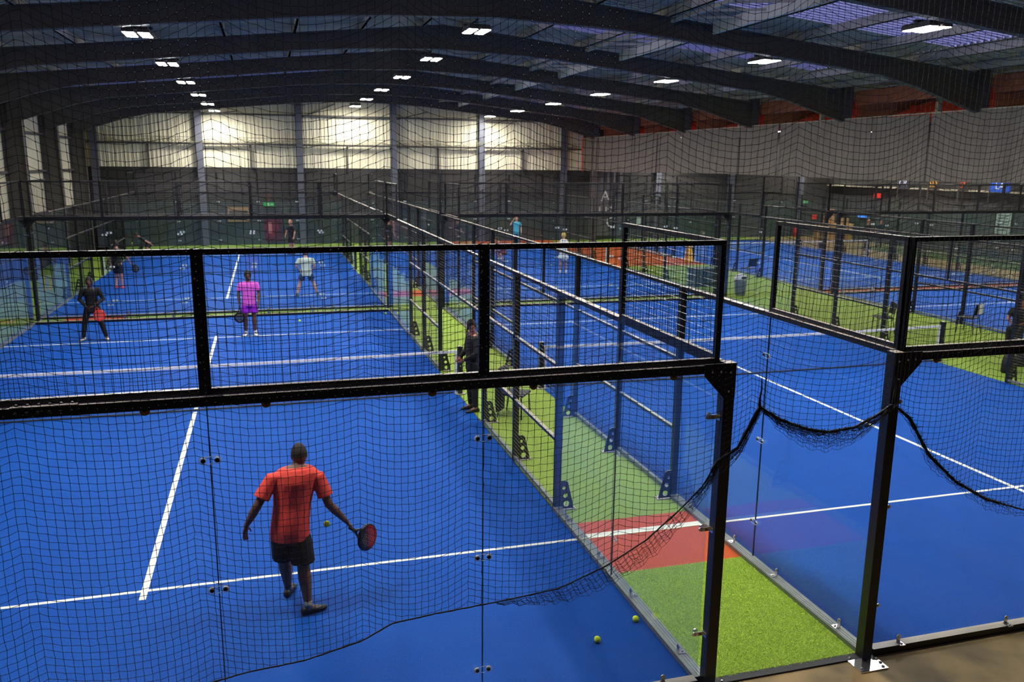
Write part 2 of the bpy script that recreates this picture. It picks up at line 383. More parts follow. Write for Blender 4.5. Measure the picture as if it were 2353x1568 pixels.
# ================================================================ floodlights
LY = [2.6+5.6*k for k in range(7)]+[41.62]
def make_lamp():
    t = thing('floodlight')
    for s in (-1, 1):
        cx = s*.15; hb = MB().box(cx-.115, cx+.115, -.38, .38, .02, .09)
        for k in range(5): hb.box(cx-.10+.045*k, cx-.09+.045*k, -.36, .36, .09, .13)
        h = hb.build('housing', M['rafter'], t)
        MB().box(cx-.10, cx+.10, -.36, .36, .012, .02).build('lens', M['lamp'], h)
    MB().box(-.3, .3, -.03, .03, .13, .18).tube([(0,0,.18),(0,0,.6)], .015).build('bracket', M['rafter'], t)
    return t
lamp0 = make_lamp(); first = True
ordn = ['nearest', 'second', 'third', 'fourth', 'fifth', 'sixth', 'seventh', 'eighth', 'ninth']
for (lx, lz, row) in ((-5.95, 7.12, 'left roof slope'), (1.3, 7.55, 'ridge'), (8.9, 7.2, 'right roof slope'), (20.6, 6.25, 'unseen row of the curtained hall'), (30.2, 6.6, 'unseen row over the right hand concrete floor')):  # last two rows are unseen, added to light the bay beyond the curtain
    for i, ly in enumerate(LY):
        pass
        o = lamp0 if first else copy_tree(lamp0); first = False
        o.location = (lx, ly, lz)
        tag(o, 'twin LED floodlight along the %s, %s counted from the front' % (row, ordn[i]), 'light', 'floodlights under the roof')
# ================================================================ padel court walls
def wire_panel(w, h, gap=.06, r=.0016, plane='x'):
    """welded wire mesh w x h with its lower left corner at the origin, in the XZ plane"""
    b = MB()
    def stick(a, c, off):
        t = r; 
        if a[0] == c[0]: p = [(a[0]-t, off, a[1]), (a[0]+t, off, a[1]), (a[0], off+2*t, a[1])]; q = [(u, v, c[1]) for u, v, _ in p]
        else: p = [(a[0], off, a[1]-t), (a[0], off, a[1]+t), (a[0], off+2*t, a[1])]; q = [(c[0], v, w_) for _, v, w_ in p]
        b.add(p+q, [(0,1,4,3),(1,2,5,4),(2,0,3,5)])
    n = int(w/gap)
    for i in range(n+1): x = (w-n*gap)/2+i*gap; stick((x, 0), (x, h), 0)
    m = int(h/gap)
    for i in range(m+1): z = (h-m*gap)/2+i*gap; stick((0, z), (w, z), -r*1.6)
    me = b.mesh('wire_mesh', M['wire']); return me
WM = {}
def wires(w, h, parent, loc, rz=0):
    k = (round(w, 3), round(h, 3))
    if k not in WM: WM[k] = wire_panel(w, h)
    o = obj('wire_mesh', WM[k], parent, loc, kind='stuff'); o.rotation_euler = (0, 0, rz); return o
def clip(parent, loc, rz, detail, w=.15):
    """rounded clear plate with two bolts that ties two glass panels"""
    r = .028; b = MB(); pts = []
    for k in range(16):
        a = 2*PI*k/16; cx = (w/2-r)*(1 if math.cos(a) >= 0 else -1); pts.append((cx+r*math.cos(a), -.012, r*math.sin(a)))
    b.tube(pts+[pts[0]], .0026, 4, False)
    for s in (-1, 1): b.disc((s*(w/2-r), -.01, 0), (0,1,0), .02 if detail else .027, .012, 12)
    c = b.build('glass_clip', M['acry'], parent); c.location = loc; c.rotation_euler = (0, 0, rz)
    if detail:
        for s in (-1, 1):
            q = MB().disc((s*(w/2-r), -.018, 0), (0,1,0), .015, .012, 10).build('bolt', M['steel'], c)
            MB().dome((s*(w/2-r), -.024, 0), .007, (0,-1,0), 8).build
    return c
def lbracket(parent, loc, rz, name='base_bracket'):
    b = MB().box(-.03, .03, -.075, .0, 0, .006).box(-.022, .022, -.008, -.001, 0, .06).disc((0, -.006, .062), (0,1,0), .022, .01, 12).dome((0, -.05, .006), .012).dome((0, -.012, .062), .011, (0,-1,0))
    o = b.build(name, M['chrome'], parent); o.location = loc; o.rotation_euler = (0, 0, rz); return o
def back_wall(detail, left_post=True, right_post=True):
    """local x -10..0, glass in the plane y=0; outside is -y"""
    t = thing('glass_court_wall')
    for i in range(5):
        a = -10+2*i
        g = B(a+.006, a+1.994, -.006, .006, .05, 2.955).build('glass_panel', M['glass'], t)
        if i: B(a-.004, a+.004, -.007, .007, .05, 2.955).build('joint_seal', M['seal'], t)
        for s in (.4, 1.6):
            if detail: 
                MB().disc((a+s, -.02, 2.895), (0,1,0), .033, .012, 16).build('washer', M['brass'], t)
                MB().disc((a+s, -.03, 2.90), (0,1,0), .012, .01, 8).build('bolt', M['steel'], t)
            lbracket(t, (a+s-(.05 if s < 1 else -.05), -.008, .075), 0)
        if i:
            for z in (.5, 1.5, 2.5): clip(t, (a, -.008, z), 0, detail)
    B(-9.97, -.03, -.06, .03, .0, .075).build('base_rail', M['steel'], t)
    B(-10, 0, -.085, -.012, 2.915, 2.985).build('top_rail', M['steel'], t)
    for s, on in ((-1, left_post), (1, right_post)):
        if not on: continue
        cx = -10.075 if s < 0 else .075
        B(cx-.05, cx+.05, -.1, 0, .012, 3.0).build('corner_post', M['steel'], t)
        g = MB(); x1 = cx-s*.05
        v = [(x1+s*.1, -.105, 3.0), (x1+s*.1, -.105, 2.70), (x1, -.105, 2.70), (x1-s*.19, -.105, 2.9), (x1-s*.19, -.105, 3.0)]
        v += [(a, -.099, c) for a, _, c in v]; n = 5
        g.add(v, [tuple(range(n)), tuple(range(2*n-1, n-1, -1))]+[(i, (i+1) % n, n+(i+1) % n, n+i) for i in range(n)])
        g.build('gusset_plate', M['steel'], t)
        if detail:
            q = MB()
            for (dx, z) in ((.05, 2.92), (-.04, 2.93), (-.12, 2.93), (.04, 2.76)): q.dome((x1+s*dx, -.105, z), .011, (0,-1,0), 8)
            q.build('gusset_bolt', M['chrome'], t, kind='stuff')
        for z in (.51, 1.51, 2.52):
            x0 = cx-s*.05
            c = MB().box(min(x0, x0-s*.006), max(x0, x0-s*.006), -.075, -.0, z-.022, z+.022).box(min(x0, x0-s*.09), max(x0, x0-s*.09), -.02, -.012, z-.018, z+.018)
            c.disc((x0-s*.09, -.016, z), (0,1,0), .018, .008, 12).dome((x0-s*.085, -.021, z), .008, (0,-1,0)).disc((x0-s*.06, .02, z+.012), (0,1,0), .02, .016, 12)
            c.build('corner_clip', M['chrome'], t)
        fp = MB().box(cx-.19, cx+.11, -.27, .01, .0, .014) if s < 0 else MB().box(cx-.11, cx+.19, -.27, .01, .0, .014)
        fp.build('base_plate', M['chrome'], t)
        q = MB()
        for (dx, dy) in ((-.15, -.05), (-.15, -.22), (.07, -.24), (.09, -.12), (.09, -.18)):
            q.dome((cx+(dx if s < 0 else -dx), dy, .014), .017)
        q.build('anchor_nut', M['chrome'], t, kind='stuff')
    # mesh frames 3..4 m
    for i in range(5):
        a = -10+2*i
        f = MB().box(a+.02, a+1.98, -.035, .005, 2.985, 3.03).box(a+.02, a+1.98, -.035, .005, 3.96, 4.0).box(a, a+.04, -.035, .005, 2.985, 4.0).box(a+1.96, a+2.0, -.035, .005, 2.985, 4.0)
        fo = f.build('mesh_frame', M['steel'], t)
        wires(1.92, .93, fo, (a+.04, -.012, 3.03))
        if detail and i: MB().dome((a-.02, -.036, 3.22), .008, (0,-1,0)).dome((a-.02, -.036, 3.8), .008, (0,-1,0)).build('frame_bolt', M['brass'], fo, kind='stuff')
    if detail:
        s = MB().box(-5.2, -4.8, -.088, -.004, 2.986, 2.992).box(-5.2, -4.8, -.092, -.086, 2.92, 2.99)
        for k in range(6): s.dome((-5.17+.067*k, -.05, 2.992), .013).dome((-5.17+.067*k, -.092, 2.95), .012, (0,-1,0))
        s.build('splice_plate', M['steel'], t)
    return t
def side_wall(s, detail):
    """glass in the plane x=0, runs along y 0..20; s = +1: outside is +x"""
    t = thing('court_side_fence')
    def bx(x0, x1, *r): return (min(s*x0, s*x1), max(s*x0, s*x1))+r
    for i, y in enumerate((0, 2, 16, 18)):
        MB().box(*bx(-.006, .006, y+.008, y+1.992, .05, 2.96)).build('glass_panel', M['glass'], t)
        for dy in (.4, 1.5): lbracket(t, (s*.008, y+dy, .065), s*PI/2)
    for y in (2, 18):
        MB().box(*bx(-.007, .007, y-.004, y+.004, .05, 2.96)).build('joint_seal', M['seal'], t)
        for z in (.5, 1.5, 2.5): clip(t, (s*.008, y, z), s*PI/2, True)
    for a, c in ((.01, 3.98), (16.02, 19.99)):
        k = MB().box(*bx(-.02, .1, a, c, 0, .062))
        for g in (.02, .05, .08): k.box(*bx(g, g+.008, a, c, .062, .067))
        k.build('base_rail', M['kerb'], t)
        MB().box(*bx(-.01, .065, a, c, 2.955, 3.005)).build('top_rail', M['steel'], t)
    for y in (4, 6, 8, 12, 14, 16):
        MB().box(*bx(0, .085, y-.04, y+.04, .012, 3.0)).build('post', M['steel'], t)
        f = bmesh.new(); out = [(0, .012), (.19, .012), (.17, .12), (.10, .40), (.06, .42), (0, .42)]
        # foot: gusset plate with three round holes
        loops = []
        def loop(p):
            vs = [f.verts.new((s*(q[0]+.085), y-.03, q[1])) for q in p]; return [f.edges.new((vs[i], vs[(i+1) % len(vs)])) for i in range(len(vs))]
        es = loop(out)
        for (hx, hz, hr) in ((.085, .09, .042), (.07, .21, .033), (.045, .32, .024)): es += loop([(hx+hr*math.cos(2*PI*k/10), hz+hr*math.sin(2*PI*k/10)) for k in range(10)])
        bmesh.ops.triangle_fill(f, use_beauty=True, use_dissolve=False, edges=es)
        ex = bmesh.ops.extrude_face_region(f, geom=f.faces[:]); bmesh.ops.translate(f, vec=(0, .012, 0), verts=[g for g in ex['geom'] if isinstance(g, bmesh.types.BMVert)])
        me = bpy.data.meshes.new('foot_bracket'); f.to_mesh(me); f.free(); me.materials.append(M['steel']); fb = obj('foot_bracket', me, t)
        q = MB().box(*bx(.085, .3, y-.07, y+.07, .012, .022))
        q.build('foot_plate', M['steel'], fb)
        q = MB()
        for (dx, dy) in ((.27, -.05), (.27, .05), (.13, .05)): q.dome((s*dx, y+dy, .022), .014)
        q.build('anchor_nut', M['chrome'], fb, kind='stuff')
    for y0, y1, zs in ((4, 8, (0.07, 1.0, 2.0, 2.98)), (12, 16, (0.07, 1.0, 2.0, 2.98)), (8, 12, (2.0, 2.98))):
        for z in zs: MB().box(*bx(.0, .05, y0, y1, z-.022, z+.022)).build('rail', M['kerb'] if z < .5 else M['steel'], t)
        for y in np.arange(y0, y1, 2.0):
            for za, zb in zip(zs[:-1], zs[1:]):
                wires(2.0-.09, zb-za-.04, t, (s*-.002, y+.045, za+.02), PI/2)
    MB().box(*bx(0, .045, 9.98, 10.02, 2.0, 2.98)).build('post', M['steel'], t)
    for y in (0, 18):
        f = MB().box(*bx(-.02, .025, y+.02, y+1.98, 3.005, 3.05)).box(*bx(-.02, .025, y+.02, y+1.98, 3.96, 4.0)).box(*bx(-.02, .025, y, y+.045, 3.005, 4.0)).box(*bx(-.02, .025, y+1.955, y+2, 3.005, 4.0))
        fo = f.build('mesh_frame', M['steel'], t); wires(1.91, .91, fo, (0, y+.045, 3.05), PI/2)
    return t
names = {(0,0): 'left near court', (1,0): 'right near court', (2,0): 'court beyond the wide green walkway', (0,1): 'left far court', (1,1): 'middle far court', (2,1): 'right far court'}
bwd = back_wall(True); bwf = back_wall(False); used = set()
def place_back(p, x, y, rz, label):
    o = p if p.name not in used else copy_tree(p); used.add(p.name) if o is p else None
    o.location = (x, y, 0); o.rotation_euler = (0, 0, rz)
    tag(o, label, 'glass wall', 'padel court end walls')
place_back(bwd, 0, 0, 0, 'end wall of clear glass under wire mesh in front of the red-shirted player')
place_back(bwd, WX+10, 0, 0, 'end wall of clear glass nearest the camera on the right near court')
for i, (x0, x1) in enumerate(courtx):
    place_back(bwf, x0, 20, PI, 'far glass end wall with wire mesh top of the %s' % names[(i, 0)])
    place_back(bwf, x1, Y2, 0, 'near glass end wall with wire mesh top of the %s' % names[(i, 1)])
    place_back(bwf, x0, Y2+20, PI, 'rearmost glass end wall with wire mesh top of the %s' % names[(i, 1)])
sw = {1: side_wall(1, True), -1: side_wall(-1, True)}; usedS = set()
for i, (x0, x1) in enumerate(courtx):
    for j, yy in enumerate((0, Y2)):
        for s, x, w in ((-1, x0, 'left'), (1, x1, 'right')):
            o = sw[s] if s not in usedS else copy_tree(sw[s]); usedS.add(s); o.location = (x, yy, 0)
            tag(o, '%s side fence of glass and wire mesh on the %s' % (w, names[(i, j)]), 'fence', 'padel court side fences')
# ---------------------------------------------------------------- tennis nets
def make_net():
    t = thing('tennis_net'); b = MB(); r = .0011
    for i in range(220):
        x = -9.95+i*.0455; b.box(x-r, x+r, -r, r, .06, .88)
    for k in range(18): z = .08+k*.0455; b.box(-9.97, -.03, -r, r, z-r, z+r)
    b.build('netting', M['net'], t, kind='stuff')
    tp = MB(); n = 20
    for k in range(n):
        xa, xb = -9.97+9.94*k/n, -9.97+9.94*(k+1)/n; f = lambda x: .92-.035*(1-((x+5)/5)**2)
        tp.add([(xa,-.012,f(xa)-.05),(xb,-.012,f(xb)-.05),(xb,-.012,f(xb)),(xa,-.012,f(xa)),(xa,.012,f(xa)-.05),(xb,.012,f(xb)-.05),(xb,.012,f(xb)),(xa,.012,f(xa))],
               [(0,1,2,3),(5,4,7,6),(3,2,6,7),(1,0,4,5)])
    tp.build('tape', M['tape'], t)
    MB().tube([(-9.9,0,.05),(-7,.0,.035),(-3,0,.04),(-.1,0,.05)], .016, 6).build('bottom_cord', M['net'], t)
    for s, x in ((1, .045), (-1, -10.045)):
        p = MB().box(x-.045, x+.045, -.045, .045, .012, 1.0).build('net_post', M['steel'], t)
        MB().box(x-.1, x+.1, -.09, .09, .012, .024).build('foot_plate', M['steel'], p)
        MB().box(x-s*.085-.02, x-s*.085+.02, -.015, .015, .03, .92).build('side_band', M['tape'], p)
        MB().dome((x, -.045, .86), .012, (0,-1,0)).dome((x, -.045, .6), .012, (0,-1,0)).build('post_bolt', M['chrome'], p, kind='stuff')
    return t
n0 = make_net(); fn = True
for i, (x0, x1) in enumerate(courtx):
    for j, yy in enumerate((0, Y2)):
        o = n0 if fn else copy_tree(n0); fn = False; o.location = (x1, yy+10, 0)
        tag(o, 'low net with white top tape across the %s' % names[(i, j)], 'net', 'padel nets')
# ================================================================ hanging safety net in front
ROPE = [(-7.6,.70),(-6.5,.72),(-5.4,.74),(-4.6,.83),(-4.09,.91),(-3.85,.95),(-3.42,.98),(-3.0,1.07),(-2.77,1.18),(-2.44,1.21),(-1.92,1.24),(-1.45,1.28),(-1.05,1.42),(-.71,1.60),(-.41,1.84),(-.22,2.02),(-.10,2.22),(.08,2.32),(.26,2.66),(.47,2.53),(.73,2.43),(.94,2.39),(1.2,2.41),(1.41,2.5),(1.57,2.59),(1.76,2.45),(2.01,2.09),(2.34,1.81),(2.71,1.60),(3.21,1.43),(4.0,1.35),(5.2,1.3)]
rxs = np.array([p[0] for p in ROPE]); rzs = np.array([p[1] for p in ROPE])
def ropez(x): return np.interp(x, rxs, rzs)
NY = -.27
def strands(P, Q, r):
    """three-sided sticks from P to Q (n,3) -> verts, faces"""
    d = Q-P; L = np.linalg.norm(d, axis=1, keepdims=True); d = d/np.maximum(L, 1e-6)
    u = np.cross(d, np.array([0., 1., .17])); u /= np.maximum(np.linalg.norm(u, axis=1, keepdims=True), 1e-6); w = np.cross(d, u)
    vs = []
    for E in (P, Q):
        for k in range(3): a = 2*PI*k/3+.5; vs.append(E+(u*math.cos(a)+w*math.sin(a))*r)
    n = len(P); V = np.stack(vs, 1).reshape(-1, 3); base = np.arange(n)[:, None]*6
    F = np.concatenate([base+np.array(q) for q in ([0,1,4,3],[1,2,5,4],[2,0,3,5])], 0); return V, F
def safety_net():
    root = thing('safety_net', 'black knotted safety net hanging in front of the near courts', 'netting')
    c = .0535; ztop = 7.3; nx = int(12.8/c)+1; nz = int((ztop-.68)/c)+2
    X0 = -7.6+np.arange(nx)*c
    folds = [-6.1, -5.05, -3.98, -2.78, -1.93, -.75, .26, 1.57, 2.75, 3.9]      # where the top is tied up
    def wav(x):
        w = np.zeros_like(x)
        for a, b in zip(folds[:-1], folds[1:]):
            m = (x >= a) & (x < b); t = (x[m]-a)/(b-a); w[m] = 1-4*t*(1-t)
        return w
    base = wav(X0); R = np.arange(nz)
    PX = np.zeros((nz, nx)); PZ = np.zeros((nz, nx)); PY = np.zeros((nz, nx))
    for r in R:
        z = ztop-r*c; h = (ztop-z)/6.5; xs = X0+.10*h*np.sin(X0*1.1+.6)
        amp = .10+.02*math.sin(z*1.3)+.075*max(0, (z-3.4)/2)
        zz = z+amp*(wav(X0+.18*math.sin(z*.8))-.4)+.05*np.sin(X0*1.3+z*.9)+.003*np.sin(X0*47+r*2.1)
        # gathered where it is tied up: at the two loops of the bottom rope
        for gx, gz, pw, rad in ((.26, 2.66, .85, .42), (1.57, 2.59, .55, .3), (-.10, 2.22, .4, .3)):
            dz = np.clip((zz-gz)/1.5, 0, 1); k = pw*np.exp(-((X0-gx)/rad)**2)*(1-dz)**1.6
            xs = xs+(gx-xs)*k*.8; zz = zz+.10*k
        PX[r] = xs; PZ[r] = zz
        PY[r] = NY+.05*np.sin(X0*2.3+z*.7)*min(1, max(0, (z-2.4)/1.2))+.02*np.sin(X0*5.1)+rng.normal(0, .0015, nx)
    PX += rng.normal(0, .0018, PX.shape); PZ += rng.normal(0, .0018, PZ.shape)
    rz_ = ropez(PX); ok = PZ > rz_+.004
    PYc = PY.copy(); near = np.exp(-((PZ-rz_)/.35)**2); PYc = PY*(1-near)+NY*near
    P = np.stack([PX, PYc, PZ], -1)
    segs = []
    a = ok[:, :-1] & ok[:, 1:]; segs.append((P[:, :-1][a], P[:, 1:][a]))
    a = ok[:-1] & ok[1:]; segs.append((P[:-1][a], P[1:][a]))
    # last row down to the rope
    a = ok[:-1] & ~ok[1:]; top = P[:-1][a]; bot = P[1:][a].copy(); t = (top[:, 2]-ropez(top[:, 0]))/np.maximum(top[:, 2]-bot[:, 2], 1e-3)
    bot = top+(bot-top)*np.clip(t, 0, 1)[:, None]; segs.append((top, bot))
    A = np.concatenate([s[0] for s in segs]); Bq = np.concatenate([s[1] for s in segs])
    V, F = strands(A, Bq, .0018)
    # knots
    K = P[ok]; r = .0058; oc = np.array([(1,0,0),(-1,0,0),(0,1,0),(0,-1,0),(0,0,1),(0,0,-1)])*r
    KV = (K[:, None, :]+oc[None]).reshape(-1, 3); kb = np.arange(len(K))[:, None]*6+len(V)
    KF = np.concatenate([kb+np.array(q) for q in ((0,2,4),(2,1,4),(1,3,4),(3,0,4),(2,0,5),(1,2,5),(3,1,5),(0,3,5))], 0)
    me = bpy.data.meshes.new('net_strands'); me.from_pydata(np.concatenate([V, KV]).tolist(), [], F.tolist()+KF.tolist()); me.materials.append(M['net'])
    obj('net_strands', me, root, kind='stuff')
    # head cable
    MB().tube([(-7.6, NY, 7.3), (5.2, NY, 7.3)], .008, 6).build('head_cable', M['net'], root)
    # bottom rope: thin on the left, a thick bundle on the right
    xs = np.arange(-7.6, 5.2, .03); pts = []; rr = []
    for x in xs:
        thick = .0062 if x < -.15 else (.010+.008*random.random() if x < 2.9 else .0075)
        pts.append((x, NY-.004+.004*random.random(), float(ropez(x))+.002*random.random())); rr.append(thick*(.85+.3*random.random()))
    MB().tube(pts, rr, 7).build('bottom_rope', M['net'], root, True)
    fa, fb = [], []
    for x in np.arange(-.3, 3.0, .0035):
        p = np.array([x, NY-.01, float(ropez(x))]); th = rng.uniform(0, 2*PI); r0 = .012; r1 = rng.uniform(.018, .038)
        fa.append(p+np.array([rng.normal(0, .012), -.008, 0])+r0*np.array([0, -abs(math.sin(th)), math.cos(th)]))
        fb.append(p+np.array([rng.normal(0, .018), 0, 0])+r1*np.array([math.sin(th*3)*.4, -abs(math.sin(th)), math.cos(th)]))
    V, F = strands(np.array(fa), np.array(fb), .0018); me = bpy.data.meshes.new('rope_fuzz'); me.from_pydata(V.tolist(), [], F.tolist()); me.materials.append(M['net']); obj('rope_fuzz', me, root, kind='stuff')
    # gathered netting below the rope
    segA, segB = [], []
    def flap(xa, xb, depth, rows, lay=2, sk=0):
        n = int((xb-xa)/.036); prev = None
        for L in range(lay):
            G = np.zeros((rows+1, n, 3)); 
            for k in range(n):
                t = k/(n-1); x = xa+(xb-xa)*t; d = depth*math.sin(PI*t)**.7*(1-.25*L)
                for r in range(rows+1):
                    f = r/rows; G[r, k] = (x+sk*f*d+rng.normal(0, .006), NY-.01-.02*L+rng.normal(0, .006), float(ropez(x))-d*f+rng.normal(0, .006)-.01*math.sin(k*1.9))
            segA.append(G[:, :-1].reshape(-1, 3)); segB.append(G[:, 1:].reshape(-1, 3)); segA.append(G[:-1].reshape(-1, 3)); segB.append(G[1:].reshape(-1, 3))
    flap(-1.95, -.05, .15, 4, 2, .6); flap(-.28, .26, .12, 3, 2); flap(.27, 1.56, .17, 5, 3); flap(1.6, 2.4, .10, 3, 2); flap(2.2, 3.4, .09, 3, 1)
    flap(-.2, .26, .05, 3, 3); flap(.27, .9, .06, 3, 3); flap(1.2, 1.57, .05, 3, 3)
    A = np.concatenate(segA); Bq = np.concatenate(segB); V, F = strands(A, Bq, .0016)
    me = bpy.data.meshes.new('gathered_netting'); me.from_pydata(V.tolist(), [], F.tolist()); me.materials.append(M['net']); obj('gathered_netting', me, root, kind='stuff')
    for (x, z) in ((.26, 2.66), (1.57, 2.59)):
        MB().tube([(x, NY, z), (x-.008, NY-.01, z+.08), (x+.008, NY, z+.15), (x, NY, z+.24)], [.014, .008, .007, .003], 6).build('tie_cord', M['net'], root)
    return root
safety_net()
# ================================================================ curtain
def curtain():
    t = thing('divider_curtain', 'long grey divider curtain hanging over the courts below the red steelwork', 'curtain')
    yb = 42.8; i = 0
    while yb > 2:
        w = 2.75 if i % 2 else 2.4; ya = yb-w; v = []; f = []; n = 26; ph = random.random()*6
        for k in range(n+1):
            y = ya+.025+(w-.05)*k/n; dx = .05*math.sin(k*1.3+ph)+.03*math.sin(k*.5+ph*2)
            v += [(15+dx*.5, y, 6.13+.02*math.sin(y*.7)), (15+dx, y, 5.2), (15+dx*1.3, y, 4.24+.03*math.sin(y*.3))]
        for k in range(n):
            for q in range(2): f.append((3*k+q, 3*k+q+1, 3*k+q+4, 3*k+q+3))
        MB().add(v, f).build('fabric_panel', M['curtain'], t, True); yb = ya; i += 1
    MB().tube([(15, 1.5, 6.15), (15, 42.9, 6.15)], .018, 6).build('hanging_cable', M['purlin'], t)
    B(14.97, 15.03, 42.75, 42.85, 4.2, 6.2).build('end_strip', M['redwall'], t)
curtain()
# grey folded netting along the cream wall
def drape():
    t = thing('folded_netting', 'grey folded netting sagging along the rail on the cream far wall', 'netting'); A = []; Bq = []
    for i in range(420):
        x = -11.8+i*.063; s = abs(math.sin(x*.9))*.22
        for k in range(4):
            z = 5.56+s*(k/3)+.02*random.random(); z2 = 5.56+abs(math.sin((x+.063)*.9))*.22*((k+random.choice((-1, 0, 1)))/3)
            A.append((x, FY-.34+.03*random.random(), z)); Bq.append((x+.063, FY-.3, max(5.5, z2)))
    V, F = strands(np.array(A), np.array(Bq), .012); me = bpy.data.meshes.new('netting'); me.from_pydata(V.tolist(), [], F.tolist())
    me.materials.append(cm(120, 118, 95)); obj('netting', me, t, kind='stuff')
    MB().tube([(-11.9, FY-.3, 5.84), (15, FY-.3, 5.8)], .012, 5).build('cable', M['rafter'], t)
drape()
# ================================================================ PEOPLE
def remesh(b, name, m, voxel, parent, smooth_it=4, **kw):
    me = b.mesh(name+'_src', m); o = bpy.data.objects.new(name+'_src', me); COL.objects.link(o)
    md = o.modifiers.new('r', 'REMESH'); md.mode = 'VOXEL'; md.voxel_size = voxel
    ms = o.modifiers.new('s', 'SMOOTH'); ms.factor = .5; ms.iterations = smooth_it
    dg = bpy.context.evaluated_depsgraph_get(); n = bpy.data.meshes.new_from_object(o.evaluated_get(dg))
    bpy.data.objects.remove(o); n.shade_smooth(); n.materials.clear(); n.materials.append(m); n.name = name
    return obj(name, n, parent, **kw)
def hand(b, w, d, side, palmn, s=1.0, curl=.35):
    """palm and five fingers from wrist w along direction d; side = direction across the palm towards the thumb"""
    w = Vector(w); d = Vector(d).normalized(); t = Vector(side); t = (t-d*t.dot(d)).normalized(); n = Vector(palmn); n = (n-d*n.dot(d)-t*n.dot(t)).normalized()
    pc = w+d*.045*s; r = Matrix((t, d, n)).transposed()
    b.ellips(w+d*.05*s, .042*s, .055*s, .018*s, 12, 8, r)
    for k, (off, ln) in enumerate(((.030, .070), (.010, .078), (-.010, .072), (-.029, .056))):
        a = w+d*.085*s+t*off*s; c = a+(d*math.cos(curl*.6)+n*math.sin(curl*.6))*ln*.5*s+t*off*.15*s; e = c+(d*math.cos(curl*1.8)+n*math.sin(curl*1.8))*ln*.5*s
        b.capsule(a-d*.02*s, c, .0095*s, .0085*s, 8); b.capsule(c, e, .0085*s, .007*s, 8)
    a = w+d*.03*s+t*.032*s; c = a+(d*.6+t*.75+n*.3).normalized()*.04*s; e = c+(d*.9+t*.25+n*.35).normalized()*.034*s
    b.capsule(a, c, .012*s, .010*s, 8); b.capsule(c, e, .010*s, .008*s, 8)
def rotz(v, a): return Vector((v[0]*math.cos(a)-v[1]*math.sin(a), v[0]*math.sin(a)+v[1]*math.cos(a), v[2]))
def shoe(b, ank, yaw, s=1.0):
    a = Vector((ank[0], ank[1], ank[2]-.085)); f = rotz((0, 1, 0), yaw); z0 = a.z
    R = []
    for (t, w, h) in ((-.075, .028, .05), (-.055, .036, .075), (-.01, .037, .08), (.05, .041, .062), (.11, .046, .048), (.16, .042, .038), (.195, .025, .026)):
        R.append((a+f*t*s, w*s, h*s))
    o = len(b.v); n = 12; side = rotz((1, 0, 0), yaw)
    for (c, w, h) in R:
        for k in range(n):
            q = 2*PI*k/n; x = math.cos(q)*w; z = math.sin(q); z = z*h*.5+h*.5 if z > -.5 else 0.0
            p = c+side*x; b.v.append((p.x, p.y, z0+z))
    m = len(R)
    for i in range(m-1):
        for k in range(n): j = (k+1) % n; b.f.append((o+i*n+k, o+(i+1)*n+k, o+(i+1)*n+j, o+i*n+j))
    b.f.append(tuple(o+k for k in range(n))); b.f.append(tuple(o+(m-1)*n+k for k in reversed(range(n))))
